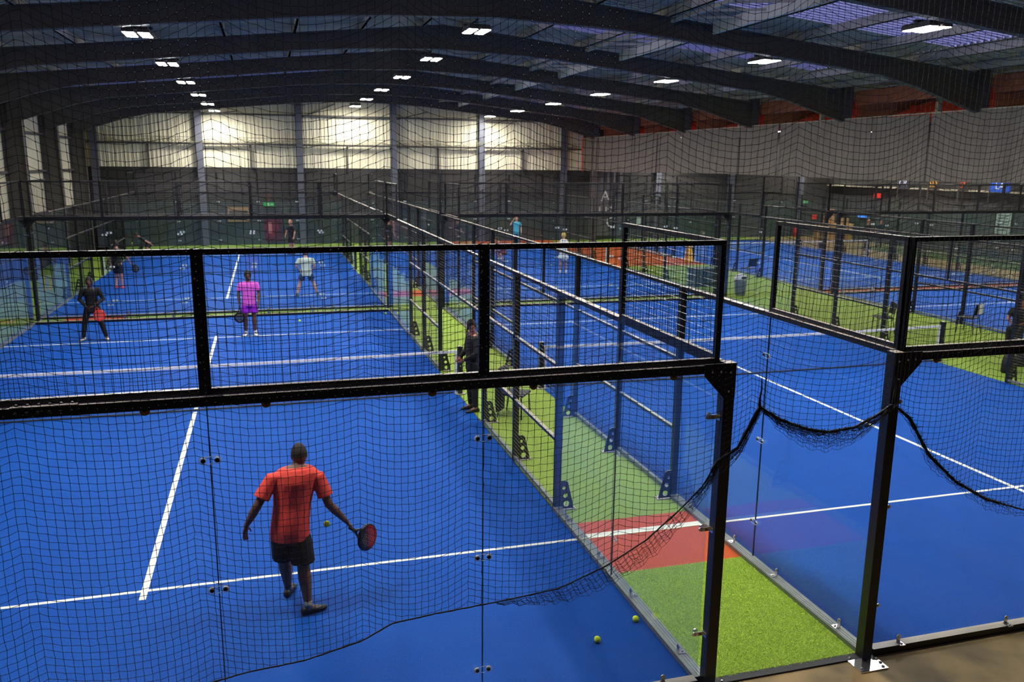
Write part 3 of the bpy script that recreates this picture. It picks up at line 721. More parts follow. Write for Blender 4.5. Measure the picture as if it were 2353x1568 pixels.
def person(label, J, skin, shirt, legs, shoes, hair, loc=(0,0,0), rz=0, girth=1.0, sleeves='short', bottoms='shorts', hairstyle='short', vox=.016, female=False, sock=None, fyaw=(0., 0.), soleh=None):
    """J: joints in the person's own frame (facing +y).  pel, chest, neck, head, and per side s in 'LR': sh, el, wr, hip, kn, an"""
    t = thing('person', label, 'person', loc, rz); g = girth
    V = {k: Vector(v) for k, v in J.items() if k != 'hem'}
    up = (V['neck']-V['pel']).normalized(); acr = (V['shR']-V['shL']); yaw = math.atan2(acr.y, acr.x)
    hacr = V['hipR']-V['hipL']; hyaw = math.atan2(hacr.y, hacr.x)
    sw = acr.length/2
    def ring(f, rx, ry, mix=None, off=0.):
        c = V['pel'].lerp(V['neck'], f); yy = hyaw+(yaw-hyaw)*min(1, max(0, f)); return (c.x, c.y, c.z, rx*g, ry*g, yy, 0)
    def torso(e):
        p = V['pel']; w = .155 if female else .165
        R = [(p.x, p.y, p.z-.10, .13*g+e, .10*g+e, hyaw, 0), (p.x, p.y, p.z-.03, w*g+e, .125*g+e, hyaw, 0)]
        for f, rx, ry in ((.12, w*.97, .12), (.35, .135 if female else .158, .108), (.55, .148 if female else .168, .112), (.75, .16 if female else .185, .12), (.88, sw*.98/g, .105), (.955, sw*.72/g, .08), (1.0, .065/g, .058/g)):
            c = p.lerp(V['neck'], f); yy = hyaw+(yaw-hyaw)*f; R.append((c.x, c.y, c.z, rx*g+e, ry*g+e, yy, 0))
        return R
    b = MB(); b.loft(torso(-.012))
    hd = V['head']; nk = V['neck']; ht = V.get('look', Vector((0, 1, 0))).normalized(); hr = Vector((0, 1, 0)).rotation_difference(ht).to_matrix()
    b.capsule(nk-up*.06, hd-Vector((0, 0, .04)), .062, .058)
    b.ellips(hd+Vector((0, 0, .015)), .078, .098, .118, 18, 14, hr); b.ellips(hd+hr @ Vector((0, .03, -.055)), .055, .06, .062, 14, 10, hr)
    b.ellips(hd+hr @ Vector((0, .098, -.005)), .013, .022, .022, 8, 6, hr)
    for s in (-1, 1): b.ellips(hd+hr @ Vector((s*.076, -.005, 0)), .011, .02, .03, 8, 6, hr)
    b.ellips(hd+hr @ Vector((0, .088, -.05)), .024, .012, .012, 8, 6, hr)
    for s, k in ((-1, 'L'), (1, 'R')):
        sh, el, wr = V['sh'+k], V['el'+k], V['wr'+k]
        b.capsule(sh.lerp(el, .12), el, .046*g, .039*g); b.capsule(el, el.lerp(wr, .35), .039*g, .040*g); b.capsule(el.lerp(wr, .3), wr, .040*g, .026)
        hdv = V.get('hd'+k, wr-el); hand(b, wr, hdv, V.get('th'+k, Vector((-s*.3, 1, 0))), Vector((-s, 0, 0)), 1.0, .45 if ('hold' in J and k in 'LR') else .3)
        hp, kn, an = V['hip'+k], V['kn'+k], V['an'+k]
        b.capsule(hp, kn, .088*g, .056*g); b.capsule(kn, kn.lerp(an, .32), .056*g, .062*g); b.capsule(kn.lerp(an, .3), an, .061*g, .038)
        f = rotz((0, 1, 0), fyaw[0 if k == 'L' else 1]); b.capsule(an-Vector((0,0,.03)), an+f*.10-Vector((0, 0, .055)), .034, .026)
    body = remesh(b, 'body', cm(*skin, rough=.55), vox*.62, t, 3)
    # eyes
    e = MB()
    for s in (-1, 1): e.ellips(hd+hr @ Vector((s*.03, .082, .015)), .011, .008, .007, 8, 6, hr)
    e.build('eyes', cm(40, 30, 28), body, True)
    # hair
    h = MB()
    if hairstyle != 'bald':
        for i in range(9):
            pass
        cap = MB(); n = 20; m = 9; lim = .56 if hairstyle == 'cropped' else .72; o = 0
        th = .004 if hairstyle == 'cropped' else .012
        for i in range(m+1):
            for k in range(n):
                a = 2*PI*k/n; front = max(0, math.sin(a)); tt = PI*lim*(1-.48*front)*i/m
                p = Vector(((.079+th)*math.sin(tt)*math.cos(a), (.099+th)*math.sin(tt)*math.sin(a)-.004, (.118+th)*math.cos(tt)))
                cap.v.append(tuple(hd+Vector((0, 0, .016))+hr @ p))
        for i in range(m):
            for k in range(n): j = (k+1) % n; cap.f.append((i*n+k, (i+1)*n+k, (i+1)*n+j, i*n+j))
        if hairstyle == 'ponytail':
            q = hd+hr @ Vector((0, -.1, .03)); cap.capsule(q, q+Vector((0, -.05, -.10)), .028, .024); cap.capsule(q+Vector((0, -.05, -.1)), q+Vector((0, -.05, -.24)), .024, .010)
        cap.build('hair', cm(*hair), t, True)
    # shirt
    c = MB(); e = .012; R = torso(e)
    pz = V['pel']; c.loft([(pz.x, pz.y, pz.z-.135 if bottoms != 'dress' else pz.z-.05, 0.166*g+.016 if not female else .15*g+.015, .118*g+.02, hyaw, 0)]+R[1:-1]+[(R[-1][0], R[-1][1], R[-1][2]-.012, .078, .07, yaw, 0)])
    for s, k in ((-1, 'L'), (1, 'R')):
        sh, el, wr = V['sh'+k], V['el'+k], V['wr'+k]
        if sleeves == 'short':
            q = sh.lerp(el, .72); d = (el-sh).normalized(); s0 = sh.lerp(V['pel'].lerp(V['neck'], .8), .22)-Vector((0, 0, .012))
            c.tube([s0-d*.045, s0-d*.015, sh+d*.02, sh.lerp(el, .4), q], [.012, .045*g, .060*g, .068*g, .074*g], 14)
        elif sleeves == 'long':
            c.capsule(sh, el, .064*g, .052*g); c.tube([el, el.lerp(wr, .5), wr], [.052*g, .048*g, .036], 12)
    remesh(c, 'shirt' if bottoms != 'dress' else 'dress_top', cm(*shirt, rough=.8), vox*.7, t, 3)
    # bottoms
    q = MB(); hz = V['pel'].z
    if bottoms in ('shorts', 'trousers'):
        q.loft([(pz.x, pz.y, pz.z-.16, .135*g+.02, .108*g+.018, hyaw, 0), (pz.x, pz.y, pz.z-.08, .158*g+.016, .122*g+.016, hyaw, 0), (pz.x, pz.y, pz.z+.04, .145*g, .105*g, hyaw, 0)])
        for s, k in ((-1, 'L'), (1, 'R')):
            hp, kn, an = V['hip'+k], V['kn'+k], V['an'+k]
            if bottoms == 'shorts': q.tube([hp.lerp(kn, .12), hp.lerp(kn, .35), hp.lerp(kn, J.get('hem', .8))], [.088*g, .104*g, .11*g], 14)
            else: q.capsule(hp, kn, .096*g, .066*g); q.tube([kn-(kn-hp).normalized()*.01, kn.lerp(an, .35), an], [.066*g, .066*g, .05], 12)
        remesh(q, bottoms, cm(*legs, rough=.85), vox*.7, t, 3)
    elif bottoms == 'dress':
        q.loft([(pz.x, pz.y, pz.z-.26, .25, .21, hyaw, 0), (pz.x, pz.y, pz.z-.1, .19, .15, hyaw, 0), (pz.x, pz.y, pz.z+.02, .155, .12, hyaw, 0), (pz.x, pz.y, pz.z+.12, .14, .11, hyaw, 0)])
        remesh(q, 'skirt', cm(*legs, rough=.85), vox*.7, t, 2)
    for i, k in enumerate('LR'):
        an = V['an'+k]; sb = MB(); shoe(sb, an, fyaw[i]); so = sb.build('shoe', cm(*shoes, rough=.5), t, True)
        zb = an.z-.085; f = rotz((0, 1, 0), fyaw[i]); st = MB()
        p = [(an+f*d) for d in (-.08, .06, .2)]
        st.tube([(p[0].x, p[0].y, zb+.008), (p[1].x, p[1].y, zb+.008), (p[2].x, p[2].y, zb+.008)], [.032, .044, .026], 8)
        so2 = st
        if sock: MB().tube([an-Vector((0, 0, .03)), an+Vector((0, 0, .05))], [.043, .041], 12).build('sock', cm(*sock), t, True)
        for kx in range(3):
            c0 = Vector((an.x, an.y, zb))+f*(.02+.035*kx)+Vector((0, 0, .078-.012*kx)); sd = rotz((1, 0, 0), fyaw[i])
            if soleh: MB().tube([c0-sd*.03-Vector((0,0,.012)), c0+Vector((0,0,.004)), c0+sd*.03-Vector((0,0,.012))], .0045, 5).build('lace', cm(*soleh), so, True)
    return t
def racket(label, loc, rot, face=(190, 30, 25), dark=(15, 15, 15)):
    """padel bat: round face with drilled holes, dark throat, grip; origin at the butt, face along +z"""
    t = thing('padel_racket', label, 'racket', loc); t.rotation_euler = rot
    def plate(zlo, zhi, m):
        f = bmesh.new(); es = []
        def loop(p):
            vs = [f.verts.new((q[0], -.018, q[1])) for q in p]; return [f.edges.new((vs[i], vs[(i+1) % len(vs)])) for i in range(len(vs))]
        out = []
        for k in range(36):
            a = 2*PI*k/36; x = .128*math.cos(a); z = .325+.132*math.sin(a)
            if z < .24: x *= 1-.35*(.24-z)/.06
            out.append((x, z))
        es += loop(out)
        for i in range(-4, 5):
            for j in range(-3, 5):
                x = i*.0235+(j % 2)*.01175; z = .325+j*.0225
                if x*x+(z-.325)**2 < .096**2: es += loop([(x+.0072*math.cos(2*PI*k/8), z+.0072*math.sin(2*PI*k/8)) for k in range(8)])
        bmesh.ops.triangle_fill(f, use_beauty=True, use_dissolve=False, edges=es)
        me = bpy.data.meshes.new('face'); f.to_mesh(me); f.free(); me.materials.append(m); me.materials.append(cm(225, 205, 190)); return me
    o = obj('face', plate(0, 1, RMAT(face, dark)), t); md = o.modifiers.new('s', 'SOLIDIFY'); md.thickness = .036; md.offset = 0; md.material_offset_rim = 1
    rim = MB(); pts = []
    for k in range(37):
        a = 2*PI*k/36; x = .13*math.cos(a); z = .325+.134*math.sin(a)
        if z < .24: x *= 1-.35*(.24-z)/.06
        pts.append((x, -.018, z))
    rim.tube(pts, .019, 6, False).build('rim', cm(*dark, rough=.35), t, True)
    MB().tube([(-.055, -.018, .215), (-.02, -.018, .13), (0, -.018, .1)], .013, 6).tube([(.055, -.018, .215), (.02, -.018, .13), (0, -.018, .1)], .013, 6).build('throat', cm(*dark, rough=.35), t, True)
    MB().tube([(0, -.018, -.0), (0, -.018, .13)], .017, 10).build('grip', cm(20, 20, 22), t, True)
    return t
def RMAT(face, dark):
    m = mat('racket_face_%d' % face[0], srgb(*face), .35); nt = m.node_tree; L = nt.links; b = nt.nodes['Principled BSDF']
    tc = nt.nodes.new('ShaderNodeTexCoord'); sp = nt.nodes.new('ShaderNodeSeparateXYZ'); L.new(tc.outputs['Object'], sp.inputs[0])
    ad = nt.nodes.new('ShaderNodeMath'); ad.operation = 'MULTIPLY_ADD'; ad.inputs[1].default_value = -.9; L.new(sp.outputs['X'], ad.inputs[0]); L.new(sp.outputs['Z'], ad.inputs[2])
    r = nt.nodes.new('ShaderNodeValToRGB'); r.color_ramp.elements[0].position = .27; r.color_ramp.elements[1].position = .40
    r.color_ramp.elements[0].color = (*srgb(*dark), 1); r.color_ramp.elements[1].color = (*srgb(*face), 1)
    L.new(ad.outputs[0], r.inputs[0]); L.new(r.outputs[0], b.inputs['Base Color']); return m
def pose(**k):
    J = dict(pel=(0,0,.95), neck=(0,.0,1.47), head=(0,.03,1.62), look=(0,1,0), shL=(-.19,0,1.42), shR=(.19,0,1.42), elL=(-.26,-.02,1.14), elR=(.26,-.02,1.14),
             wrL=(-.27,.06,.89), wrR=(.27,.06,.89), hipL=(-.095,0,.92), hipR=(.095,0,.92), knL=(-.11,.02,.5), knR=(.11,.02,.5), anL=(-.12,0,.095), anR=(.12,0,.095))
    J.update(k); return J
# --- the player in red, back to the camera (joints in world coordinates about his root)
RX, RY = -3.43, 2.25
def rel(x, y, z): return (x-RX, y-RY, z)
J = dict(pel=rel(-3.46,2.26,.93), neck=rel(-3.365,2.33,1.55), head=rel(-3.335,2.40,1.62), look=(-.12,1,-.22),
    shL=rel(-3.60,2.29,1.465), shR=rel(-3.165,2.31,1.44), elL=rel(-3.77,2.23,1.18), wrL=rel(-3.885,2.28,.965), elR=rel(-3.065,2.27,1.12), wrR=rel(-2.88,2.33,.875),
    hdL=(-.18,.1,-1), thL=(.5,.8,0), hdR=(.55,.15,-.8), thR=(-.3,.9,.2), hipL=rel(-3.55,2.28,.90), hipR=rel(-3.365,2.25,.89), knL=rel(-3.53,2.40,.50), knR=rel(-3.345,2.20,.49),
    anL=rel(-3.505,2.56,.097), anR=rel(-3.315,2.12,.097), hem=.88)
person('man in red t-shirt and black shorts seen from behind, paddle in right hand', J, (112, 72, 54), (255, 78, 64), (13, 13, 15), (22, 23, 26), (34, 24, 20), loc=(RX, RY, .012),
       girth=1.13, hairstyle='cropped', vox=.012, sock=(150, 140, 130), fyaw=(-.35, -1.25), soleh=(170, 175, 180))
def aim(z, roll):
    z = Vector(z).normalized(); cam = Vector((-.08, -.9, .41)); n = (cam-z*cam.dot(z)).normalized(); x = n.cross(z); R3 = Matrix((-x, -n, z)).transposed()
    return (Matrix.Rotation(roll, 3, z) @ R3).to_euler()
racket('red and black perforated padel racket held by the man in red', (-2.87, 2.31, .83), aim((.6, .5, -.62), -.2))
person('man in pink t-shirt and purple shorts standing at the far service line', pose(shL=(-.2,0,1.42), wrR=(.25,.05,.88), wrL=(-.24,.10,.86), hem=.72), (96, 62, 45), (226, 95, 205), (150, 25, 190), (235, 232, 225), (30, 22, 20),
       loc=(-4.12, 17.05, .012), rz=PI, girth=1.02, hairstyle='short', vox=.02, sock=(225, 225, 225), fyaw=(.25, -.25))
racket('dark padel racket hanging from the hand of the man in pink', (-4.37, 16.95, .86), (.1, PI, 0), (30, 32, 38), (20, 20, 24))
person('woman in black long sleeves and leggings with feet apart on the left near court', pose(pel=(0,-.02,.88), neck=(0,.06,1.38), head=(0,.10,1.53), shL=(-.18,.05,1.33), shR=(.18,.05,1.33), elL=(-.28,.02,1.08), elR=(.28,.02,1.08), wrL=(-.1,.24,.95), wrR=(.10,.24,.93),
       hipL=(-.1,-.02,.86), hipR=(.1,-.02,.86), knL=(-.19,.06,.47), knR=(.2,.06,.47), anL=(-.27,0,.095), anR=(.27,0,.095)), (100, 66, 50), (16, 15, 16), (20, 16, 15), (190, 185, 180), (20, 16, 15),
       loc=(-7.97, 17.3, .012), rz=PI, sleeves='long', bottoms='trousers', hairstyle='ponytail', vox=.02, female=True, fyaw=(.35, -.35))
racket('coral red padel racket held at the waist by the woman in black', (-7.86, 17.02, 1.02), (.2, PI-.35, 0), (235, 70, 60), (200, 60, 55))
person('man in white t-shirt and slate shorts with legs wide, left far court', pose(pel=(0,0,.86), neck=(0,.08,1.36), head=(0,.14,1.51), shL=(-.21,.06,1.31), shR=(.21,.06,1.31), elL=(-.31,.04,1.05), elR=(.31,.04,1.05), wrL=(-.22,.22,.9), wrR=(.22,.22,.9),
       hipL=(-.1,0,.84), hipR=(.1,0,.84), knL=(-.22,.06,.46), knR=(.24,.06,.46), anL=(-.32,0,.095), anR=(.36,0,.095), hem=.6), (205, 150, 125), (205, 215, 200), (48, 66, 98), (90, 110, 120), (90, 75, 60),
       loc=(-2.36, 23.5, .012), girth=1.08, vox=.022, sock=(60, 80, 85), fyaw=(.3, -.3))
person('player in black with pink shoes beside the left far court net', pose(elR=(.33,.05,1.18), wrR=(.4,.15,.95), knL=(-.08,.1,.5), anL=(-.05,-.1,.12), hem=.85), (190, 130, 110), (20, 20, 24), (17, 17, 20), (230, 70, 95), (40, 30, 25),
       loc=(-8.85, 26.9, .012), rz=-.3, vox=.024, fyaw=(0, 0))
racket('slim grey racket in the right hand of the player with pink shoes', (-8.42, 27.0, .96), (.2, 2.4, -.3), (70, 80, 110), (40, 45, 60))
person('bald man in black t-shirt standing far back on the left far court', pose(elR=(.26,.08,1.15), wrR=(.22,.2,.95)), (205, 140, 115), (18, 19, 24), (22, 22, 26), (40, 40, 45), (60, 50, 45),
       loc=(-2.45, 37.6, .012), rz=2.2, hairstyle='bald', vox=.028, girth=1.05)
person('man in dark clothes bending low for a ball on the left far court', pose(pel=(.1,0,.62), neck=(-.35,.12,.92), head=(-.50,.16,1.0), look=(-1,.2,-.3), shL=(-.30,.28,.86), shR=(-.28,-.08,.88), elL=(-.1,.34,.62), elR=(.02,-.2,.7), wrL=(.05,.4,.5), wrR=(.22,-.22,.56),
       hipL=(.1,.1,.6), hipR=(.1,-.1,.6), knL=(-.1,.22,.38), knR=(.0,-.22,.38), anL=(.1,.26,.095), anR=(.26,-.2,.095)), (195, 135, 110), (25, 28, 34), (25, 28, 34), (60, 60, 65), (45, 35, 30), loc=(-9.25, 38.2, .012), vox=.028)
person('woman in white tennis dress with blond hair, back turned, middle far court', pose(pel=(0,0,.9), shL=(-.17,0,1.37), shR=(.17,0,1.37), elL=(-.26,-.02,1.12), wrL=(-.3,.1,.9), elR=(.24,.1,1.12), wrR=(.1,.25,1.0)), (200, 145, 120), (225, 228, 225), (215, 222, 225), (220, 200, 195), (215, 180, 90),
       loc=(8.52, 27.7, .012), rz=-.25, bottoms='dress', sleeves='none', vox=.024, female=True, girth=.96, sock=(235, 235, 235))
person('player in maroon shirt crouching near the net of the middle far court', pose(pel=(.12,0,.55), neck=(-.12,.1,.98), head=(-.22,.14,1.1), look=(-1,.3,-.4), shL=(-.12,.24,.92), shR=(-.04,-.08,.92), elL=(-.28,.3,.72), elR=(-.2,-.12,.7), wrL=(-.45,.3,.58), wrR=(-.4,-.1,.52),
       hipL=(.1,.1,.53), hipR=(.1,-.1,.53), knL=(-.2,.16,.45), knR=(-.12,-.16,.42), anL=(-.1,.18,.095), anR=(.05,-.16,.095)), (205, 140, 115), (125, 45, 62), (110, 45, 60), (80, 80, 90), (70, 45, 35), loc=(6.95, 31.9, .012), vox=.028)
person('man in teal t-shirt and jeans raising his hand to his head at the back', pose(elR=(.34,.1,1.3), wrR=(.2,.16,1.55)), (215, 165, 135), (80, 165, 185), (50, 115, 135), (60, 60, 65), (150, 110, 80), loc=(9.62, 38.6, .012), rz=PI-.2, bottoms='trousers', vox=.028)
person('person with ponytail in dark hooded top standing behind the mesh by the net post', pose(pel=(0,0,.93), elL=(-.24,.04,1.14), wrL=(-.12,.22,1.02), elR=(.25,.03,1.14), wrR=(.12,.22,1.02), look=(-1,.25,-.2)), (170, 110, 90), (26, 23, 24), (22, 20, 22), (30, 28, 28), (25, 18, 16),
       loc=(.03, 8.8, .012), rz=PI*.55, sleeves='long', bottoms='trousers', hairstyle='ponytail', vox=.018, girth=1.02)
person('bald man in black standing on the concrete beyond the courts', pose(), (190, 135, 110), (25, 24, 28), (35, 38, 50), (40, 40, 42), (40, 30, 25), loc=(28.9, 34.0, 0), rz=PI+.3, hairstyle='bald', bottoms='trousers', vox=.03)
person('man in blue cap and grey top standing beside the bald man', pose(), (190, 135, 110), (40, 46, 58), (38, 44, 66), (40, 40, 42), (30, 60, 150), loc=(29.9, 34.2, 0), rz=PI-.3, bottoms='trousers', vox=.03, girth=1.1)
SIT = pose(pel=(0,0,.55), neck=(0,.05,1.05), head=(0,.1,1.2), shL=(-.19,.05,1.0), shR=(.19,.05,1.0), elL=(-.27,.1,.75), elR=(.27,.1,.75), wrL=(-.15,.33,.68), wrR=(.15,.33,.68), hipL=(-.1,.02,.52), hipR=(.1,.02,.52), knL=(-.13,.45,.5), knR=(.13,.45,.5), anL=(-.13,.46,.095), anR=(.13,.46,.095))
person('person in black seated on a chair at the right edge behind the mesh', SIT, (150, 95, 75), (18, 18, 22), (16, 16, 18), (30, 30, 32), (20, 16, 15), loc=(15.25, 10.95, .012), rz=PI/2+.5, bottoms='trousers', vox=.018, girth=1.15)
# ================================================================ OBJECTS
def ball(x, y, z, label):
    t = MB().ellips((0,0,0), .033, .033, .033, 20, 14).build('tennis_ball', M['ball'], None, True); t.location = (x, y, z); tag(t, label, 'ball', 'yellow padel balls')
    pts = [(.0335*math.cos(a)*math.cos(.45*math.sin(2*a)), .0335*math.sin(a)*math.cos(.45*math.sin(2*a)), .0335*math.sin(.45*math.sin(2*a))) for a in [2*PI*k/32 for k in range(33)]]
    MB().tube(pts, .0013, 4, False).build('seam', cm(220, 225, 190), t)
FZ = .045
ball(-.63, .84, FZ, 'yellow ball on the blue turf, nearest the camera'); ball(-.11, 1.09, FZ, 'yellow ball on the blue turf beside the grey kerb rail')
ball(-3.09, 2.3, .90, 'yellow ball in the air beside the man in red'); ball(-2.8, 18.3, .13, 'yellow ball near the man in pink')
ball(-.2, 19.4, FZ, 'yellow ball in the far right corner of the left near court'); ball(-9.75, 37.0, .75, 'yellow ball in the air before the bending man')
ball(8.75, 30.0, .1, 'yellow ball by the net of the middle far court')
def chair(label, loc, rz, col=(18, 19, 22), arms=False):
    t = thing('chair', label, 'chair', loc, rz); m = cm(*col, rough=.5)
    s = MB().box(-.23, .23, -.22, .22, .43, .46); s.build('seat', m, t)
    bk = MB(); v = []
    for k in range(7):
        x = -.22+.44*k/6; c = .03*math.cos(x*7); v += [(x, -.22-c, .54), (x, -.27-c, .86), (x, -.205-c, .54), (x, -.255-c, .86)]
    f = []
    for k in range(6): a = 4*k; f += [(a, a+4, a+5, a+1), (a+2, a+3, a+7, a+6), (a+1, a+5, a+7, a+3), (a, a+2, a+6, a+4)]
    f += [(0, 1, 3, 2), (24, 26, 27, 25)]; bk.add(v, f).build('backrest', m, t)
    for sx in (-1, 1):
        MB().tube([(sx*.24, .2, .012), (sx*.22, .18, .44)], .013, 6).build('leg', m, t)
        MB().tube([(sx*.25, -.27, .012), (sx*.22, -.2, .44), (sx*.21, -.27, .86)], .013, 6).build('leg', m, t)
    return t
chair('dark folding chair by the bin in the wide green walkway', (15.6, 24.6, 0), .15)
chair('black chair behind the mesh near the right near court net', (13.1, 13.5, 0), 1.2)
chair('black chair with white paper sign on its back', (15.5, 12.9, 0), .4)
o = B(-.16, .16, -.31, -.30, .58, .85).build('paper_sign', cm(235, 235, 228)); o.location = (15.5, 12.9, 0); o.rotation_euler = (0, 0, .4)
tag(o, 'white paper sheet hung on the back of the black chair', 'sign')
chair('black chair under the seated person at the right edge', (15.25, 10.95, 0), PI/2+.5)
chair('black chair with a coat in the narrow walkway near the left net post', (.72, 8.3, 0), -2.2)
c = MB().loft([(.02,-.30,.10,.2,.05,0,0),(0,-.31,.4,.23,.06,0,0),(0,-.27,.8,.25,.09,0,0),(0,-.25,.9,.2,.07,0,0),(0,-.24,.93,.1,.03,0,0)]); c = c.build('coat', cm(24, 22, 24), None, True); c.location = (.72, 8.3, 0); c.rotation_euler = (0, 0, -2.2); tag(c, 'dark coat thrown over the chair in the narrow walkway', 'coat')
def bag(label, loc, rz=0, col=(16, 17, 19)):
    t = thing('backpack', label, 'bag', loc, rz); m = cm(*col)
    b = MB().loft([(0,0,.0,.15,.1,0,0),(0,0,.03,.17,.12,0,0),(0,0,.28,.165,.115,0,0),(0,0,.4,.13,.09,0,0),(0,0,.44,.07,.05,0,0)], 16); b.build('body', m, t, True)
    MB().loft([(0,-.12,.05,.1,.04,0,0),(0,-.13,.1,.12,.05,0,0),(0,-.12,.24,.1,.04,0,0)], 12).build('pocket', m, t, True)
    MB().tube([(-.03,0,.43),(-.02,0,.49),(.02,0,.49),(.03,0,.43)], .008, 6).build('handle', m, t, True)
    for s in (-1, 1): MB().tube([(s*.08,.1,.38),(s*.09,.15,.25),(s*.09,.11,.06)], .01, 6).build('strap', m, t, True)
bag('black backpack on the green turf by the seated person', (13.5, 9.2, .012), .5)
bag('black backpack under the fence near the right edge', (12.6, 8.7, .012), -.4)
def bin_():
    t = thing('litter_bin', 'grey round litter bin with domed lid on the wide green walkway', 'bin', (12.75, 20.5, .012))
    MB().loft([(0,0,0,.17,.17,0,0),(0,0,.02,.18,.18,0,0),(0,0,.55,.22,.22,0,0),(0,0,.56,.22,.22,0,0)], 20).build('body', cm(105, 112, 118), t, True)
    MB().loft([(0,0,.56,.235,.235,0,0),(0,0,.62,.235,.235,0,0),(0,0,.70,.19,.19,0,0),(0,0,.78,.10,.10,0,0),(0,0,.80,.03,.03,0,0)], 20).build('lid', cm(205, 205, 210), t, True)
    MB().box(-.09, .09, -.24, -.2, .63, .7).build('opening', cm(20, 20, 22), t)
bin_()
def bench_box():
    t = thing('storage_chest', 'dark grey storage chest beside the fence of the right near court', 'box', (12.55, 23.0, .012), .05)
    MB().box(-.45, .45, -.28, .28, 0, .62).build('body', cm(52, 62, 70), t); MB().box(-.47, .47, -.3, .3, .625, .70).build('lid', cm(70, 82, 90), t); MB().box(-.08, .08, -.32, -.28, .52, .6).build('latch', cm(30, 30, 32), t)
bench_box()
def wet_sign():
    t = thing('floor_sign', 'yellow folding floor sign standing beyond the dark chest', 'sign', (16.0, 30.6, .012), .2)
    for s in (-1, 1):
        MB().add([(-.16, s*.18, 0), (.16, s*.18, 0), (.10, s*.03, .95), (-.10, s*.03, .95), (-.16, s*.16, 0), (.16, s*.16, 0), (.10, s*.015, .95), (-.10, s*.015, .95)], [(0,1,2,3),(5,4,7,6),(0,4,5,1),(1,5,6,2),(2,6,7,3),(3,7,4,0)]).build('board', cm(250, 190, 20), t)
    MB().box(-.06, .06, -.045, .045, .95, .99).build('handle', cm(250, 190, 20), t)
wet_sign()
def bottle():
    t = thing('drink_bottle', 'yellow drink bottle with blue cap behind the net post', 'bottle', (.28, 11.4, .012))
    MB().loft([(0,0,0,.035,.035,0,0),(0,0,.01,.04,.04,0,0),(0,0,.17,.04,.04,0,0),(0,0,.2,.025,.025,0,0)], 14).build('body', cm(240, 185, 20), t, True); MB().loft([(0,0,.2,.028,.028,0,0),(0,0,.25,.028,.028,0,0),(0,0,.29,.012,.012,0,0)], 12).build('cap', cm(40, 150, 220), t, True)
bottle()
b = MB().loft([(0,0,0,.03,.03,0,0),(0,0,.2,.05,.05,0,0)], 12)
# writing ---------------------------------------------------------
def text(s, size, m, parent, loc, rot, ext=.004):
    cu = bpy.data.curves.new('lettering', 'FONT'); cu.body = s; cu.size = size; cu.extrude = ext; cu.align_x = 'CENTER'; cu.align_y = 'CENTER'; cu.resolution_u = 3
    o = bpy.data.objects.new('lettering', cu); COL.objects.link(o); dg = bpy.context.evaluated_depsgraph_get(); me = bpy.data.meshes.new_from_object(o.evaluated_get(dg)); bpy.data.objects.remove(o)
    me.materials.clear(); me.materials.append(m); q = obj('lettering', me, parent, loc); q.rotation_euler = rot; return q
def emis(c, s): return mat('lit_%d' % int(c[0]*255), c, .5, emit=c, es=s)
def sign(label, loc, rz, w, h, back, txt, tcol, size, name='banner_sign', em=0):
    t = thing(name, label, 'sign', loc, rz)
    B(-w/2, w/2, -.02, .02, -h/2, h/2).build('board', back if not isinstance(back, tuple) else cm(*back), t)
    if txt: text(txt, size, emis(srgb(*tcol), em) if em else cm(*tcol), t, (0, -.026, 0), (PI/2, 0, 0))
    return t
EX = mat('exit_green', (.01, .08, .02), .5, emit=srgb(60, 180, 90), es=.5)
def exit_sign(label, loc, rz):
    t = thing('exit_sign', label, 'sign', loc, rz); B(-.3, .3, -.04, .04, -.1, .1).build('lightbox', EX, t)
    w = cm(230, 240, 225); MB().ellips((-.05, -.045, .055), .018, .006, .018, 8, 6).beam((-.05,-.045,.04),(-.03,-.045,-.02), .02, .01, (0,1,0)).beam((-.03,-.045,-.02),(-.08,-.045,-.07), .016, .01, (0,1,0)).beam((-.03,-.045,-.02),(.02,-.045,-.07), .016, .01, (0,1,0)).beam((-.05,-.045,.03),(.02,-.045,.0), .014, .01, (0,1,0)).build('running_figure', w, t)
    MB().beam((.08,-.045,0),(.22,-.045,0), .03, .01, (0,1,0)).build('arrow', w, t)
exit_sign('green lit exit sign on the far wall behind the left courts', (-3.45, FY-.12, 2.25), 0)
exit_sign('green lit exit sign on the far wall at the right, above a dark doorway', (31.0, FY-.12, 2.3), 0)
sign('cork notice board on the far wall left of the exit sign', (-5.1, FY-.06, 1.7), 0, 1.1, .8, (150, 120, 85), None, (0,0,0), .3, 'notice_board')
B(-.48, .48, -.03, -.02, -.3, .22).build('notice', cm(70, 66, 62), bpy.data.objects['notice_board'])
sign('maroon poster panel on the far wall under the exit sign', (-3.3, FY-.06, .95), 0, .9, 1.5, (80, 30, 50), None, (0,0,0), .2, 'wall_poster')
B(-.25, -.05, -.03, -.02, -.3, .3).build('figure_print', cm(170, 110, 110), bpy.data.objects['wall_poster'])
RW = 32.85
for (y, tx, bc, tc_, lab, w) in ((35.8, 'CR', (45, 40, 60), (225, 225, 235), 'dark purple banner with white interlocked letters CR', .9), (33.44, 'SD', (60, 45, 35), (250, 180, 20), 'brown banner with yellow letters SD', .8), (31.28, 'SF', (40, 32, 30), (250, 90, 30), 'black banner with orange letters SF', .7), (28.9, 'LA', (30, 90, 200), (235, 240, 250), 'bright blue banner with white letters LA', 1.3)):
    sg = sign(lab+' high on the right wall', (RW-.3, y, 3.72), -PI/2, w, .6, bc, tx, tc_, .5)
    MB().box(-w/2, -w/2+.04, -.03, .03, -.9, .4).build('pole', M['rafter'], sg)
sign('pale printed notice sheets behind the glass at the right', (RW, 28.7, 1.85), -PI/2, .9, 1.1, (150, 165, 155), None, (0,0,0), .1, 'notice_sheet')
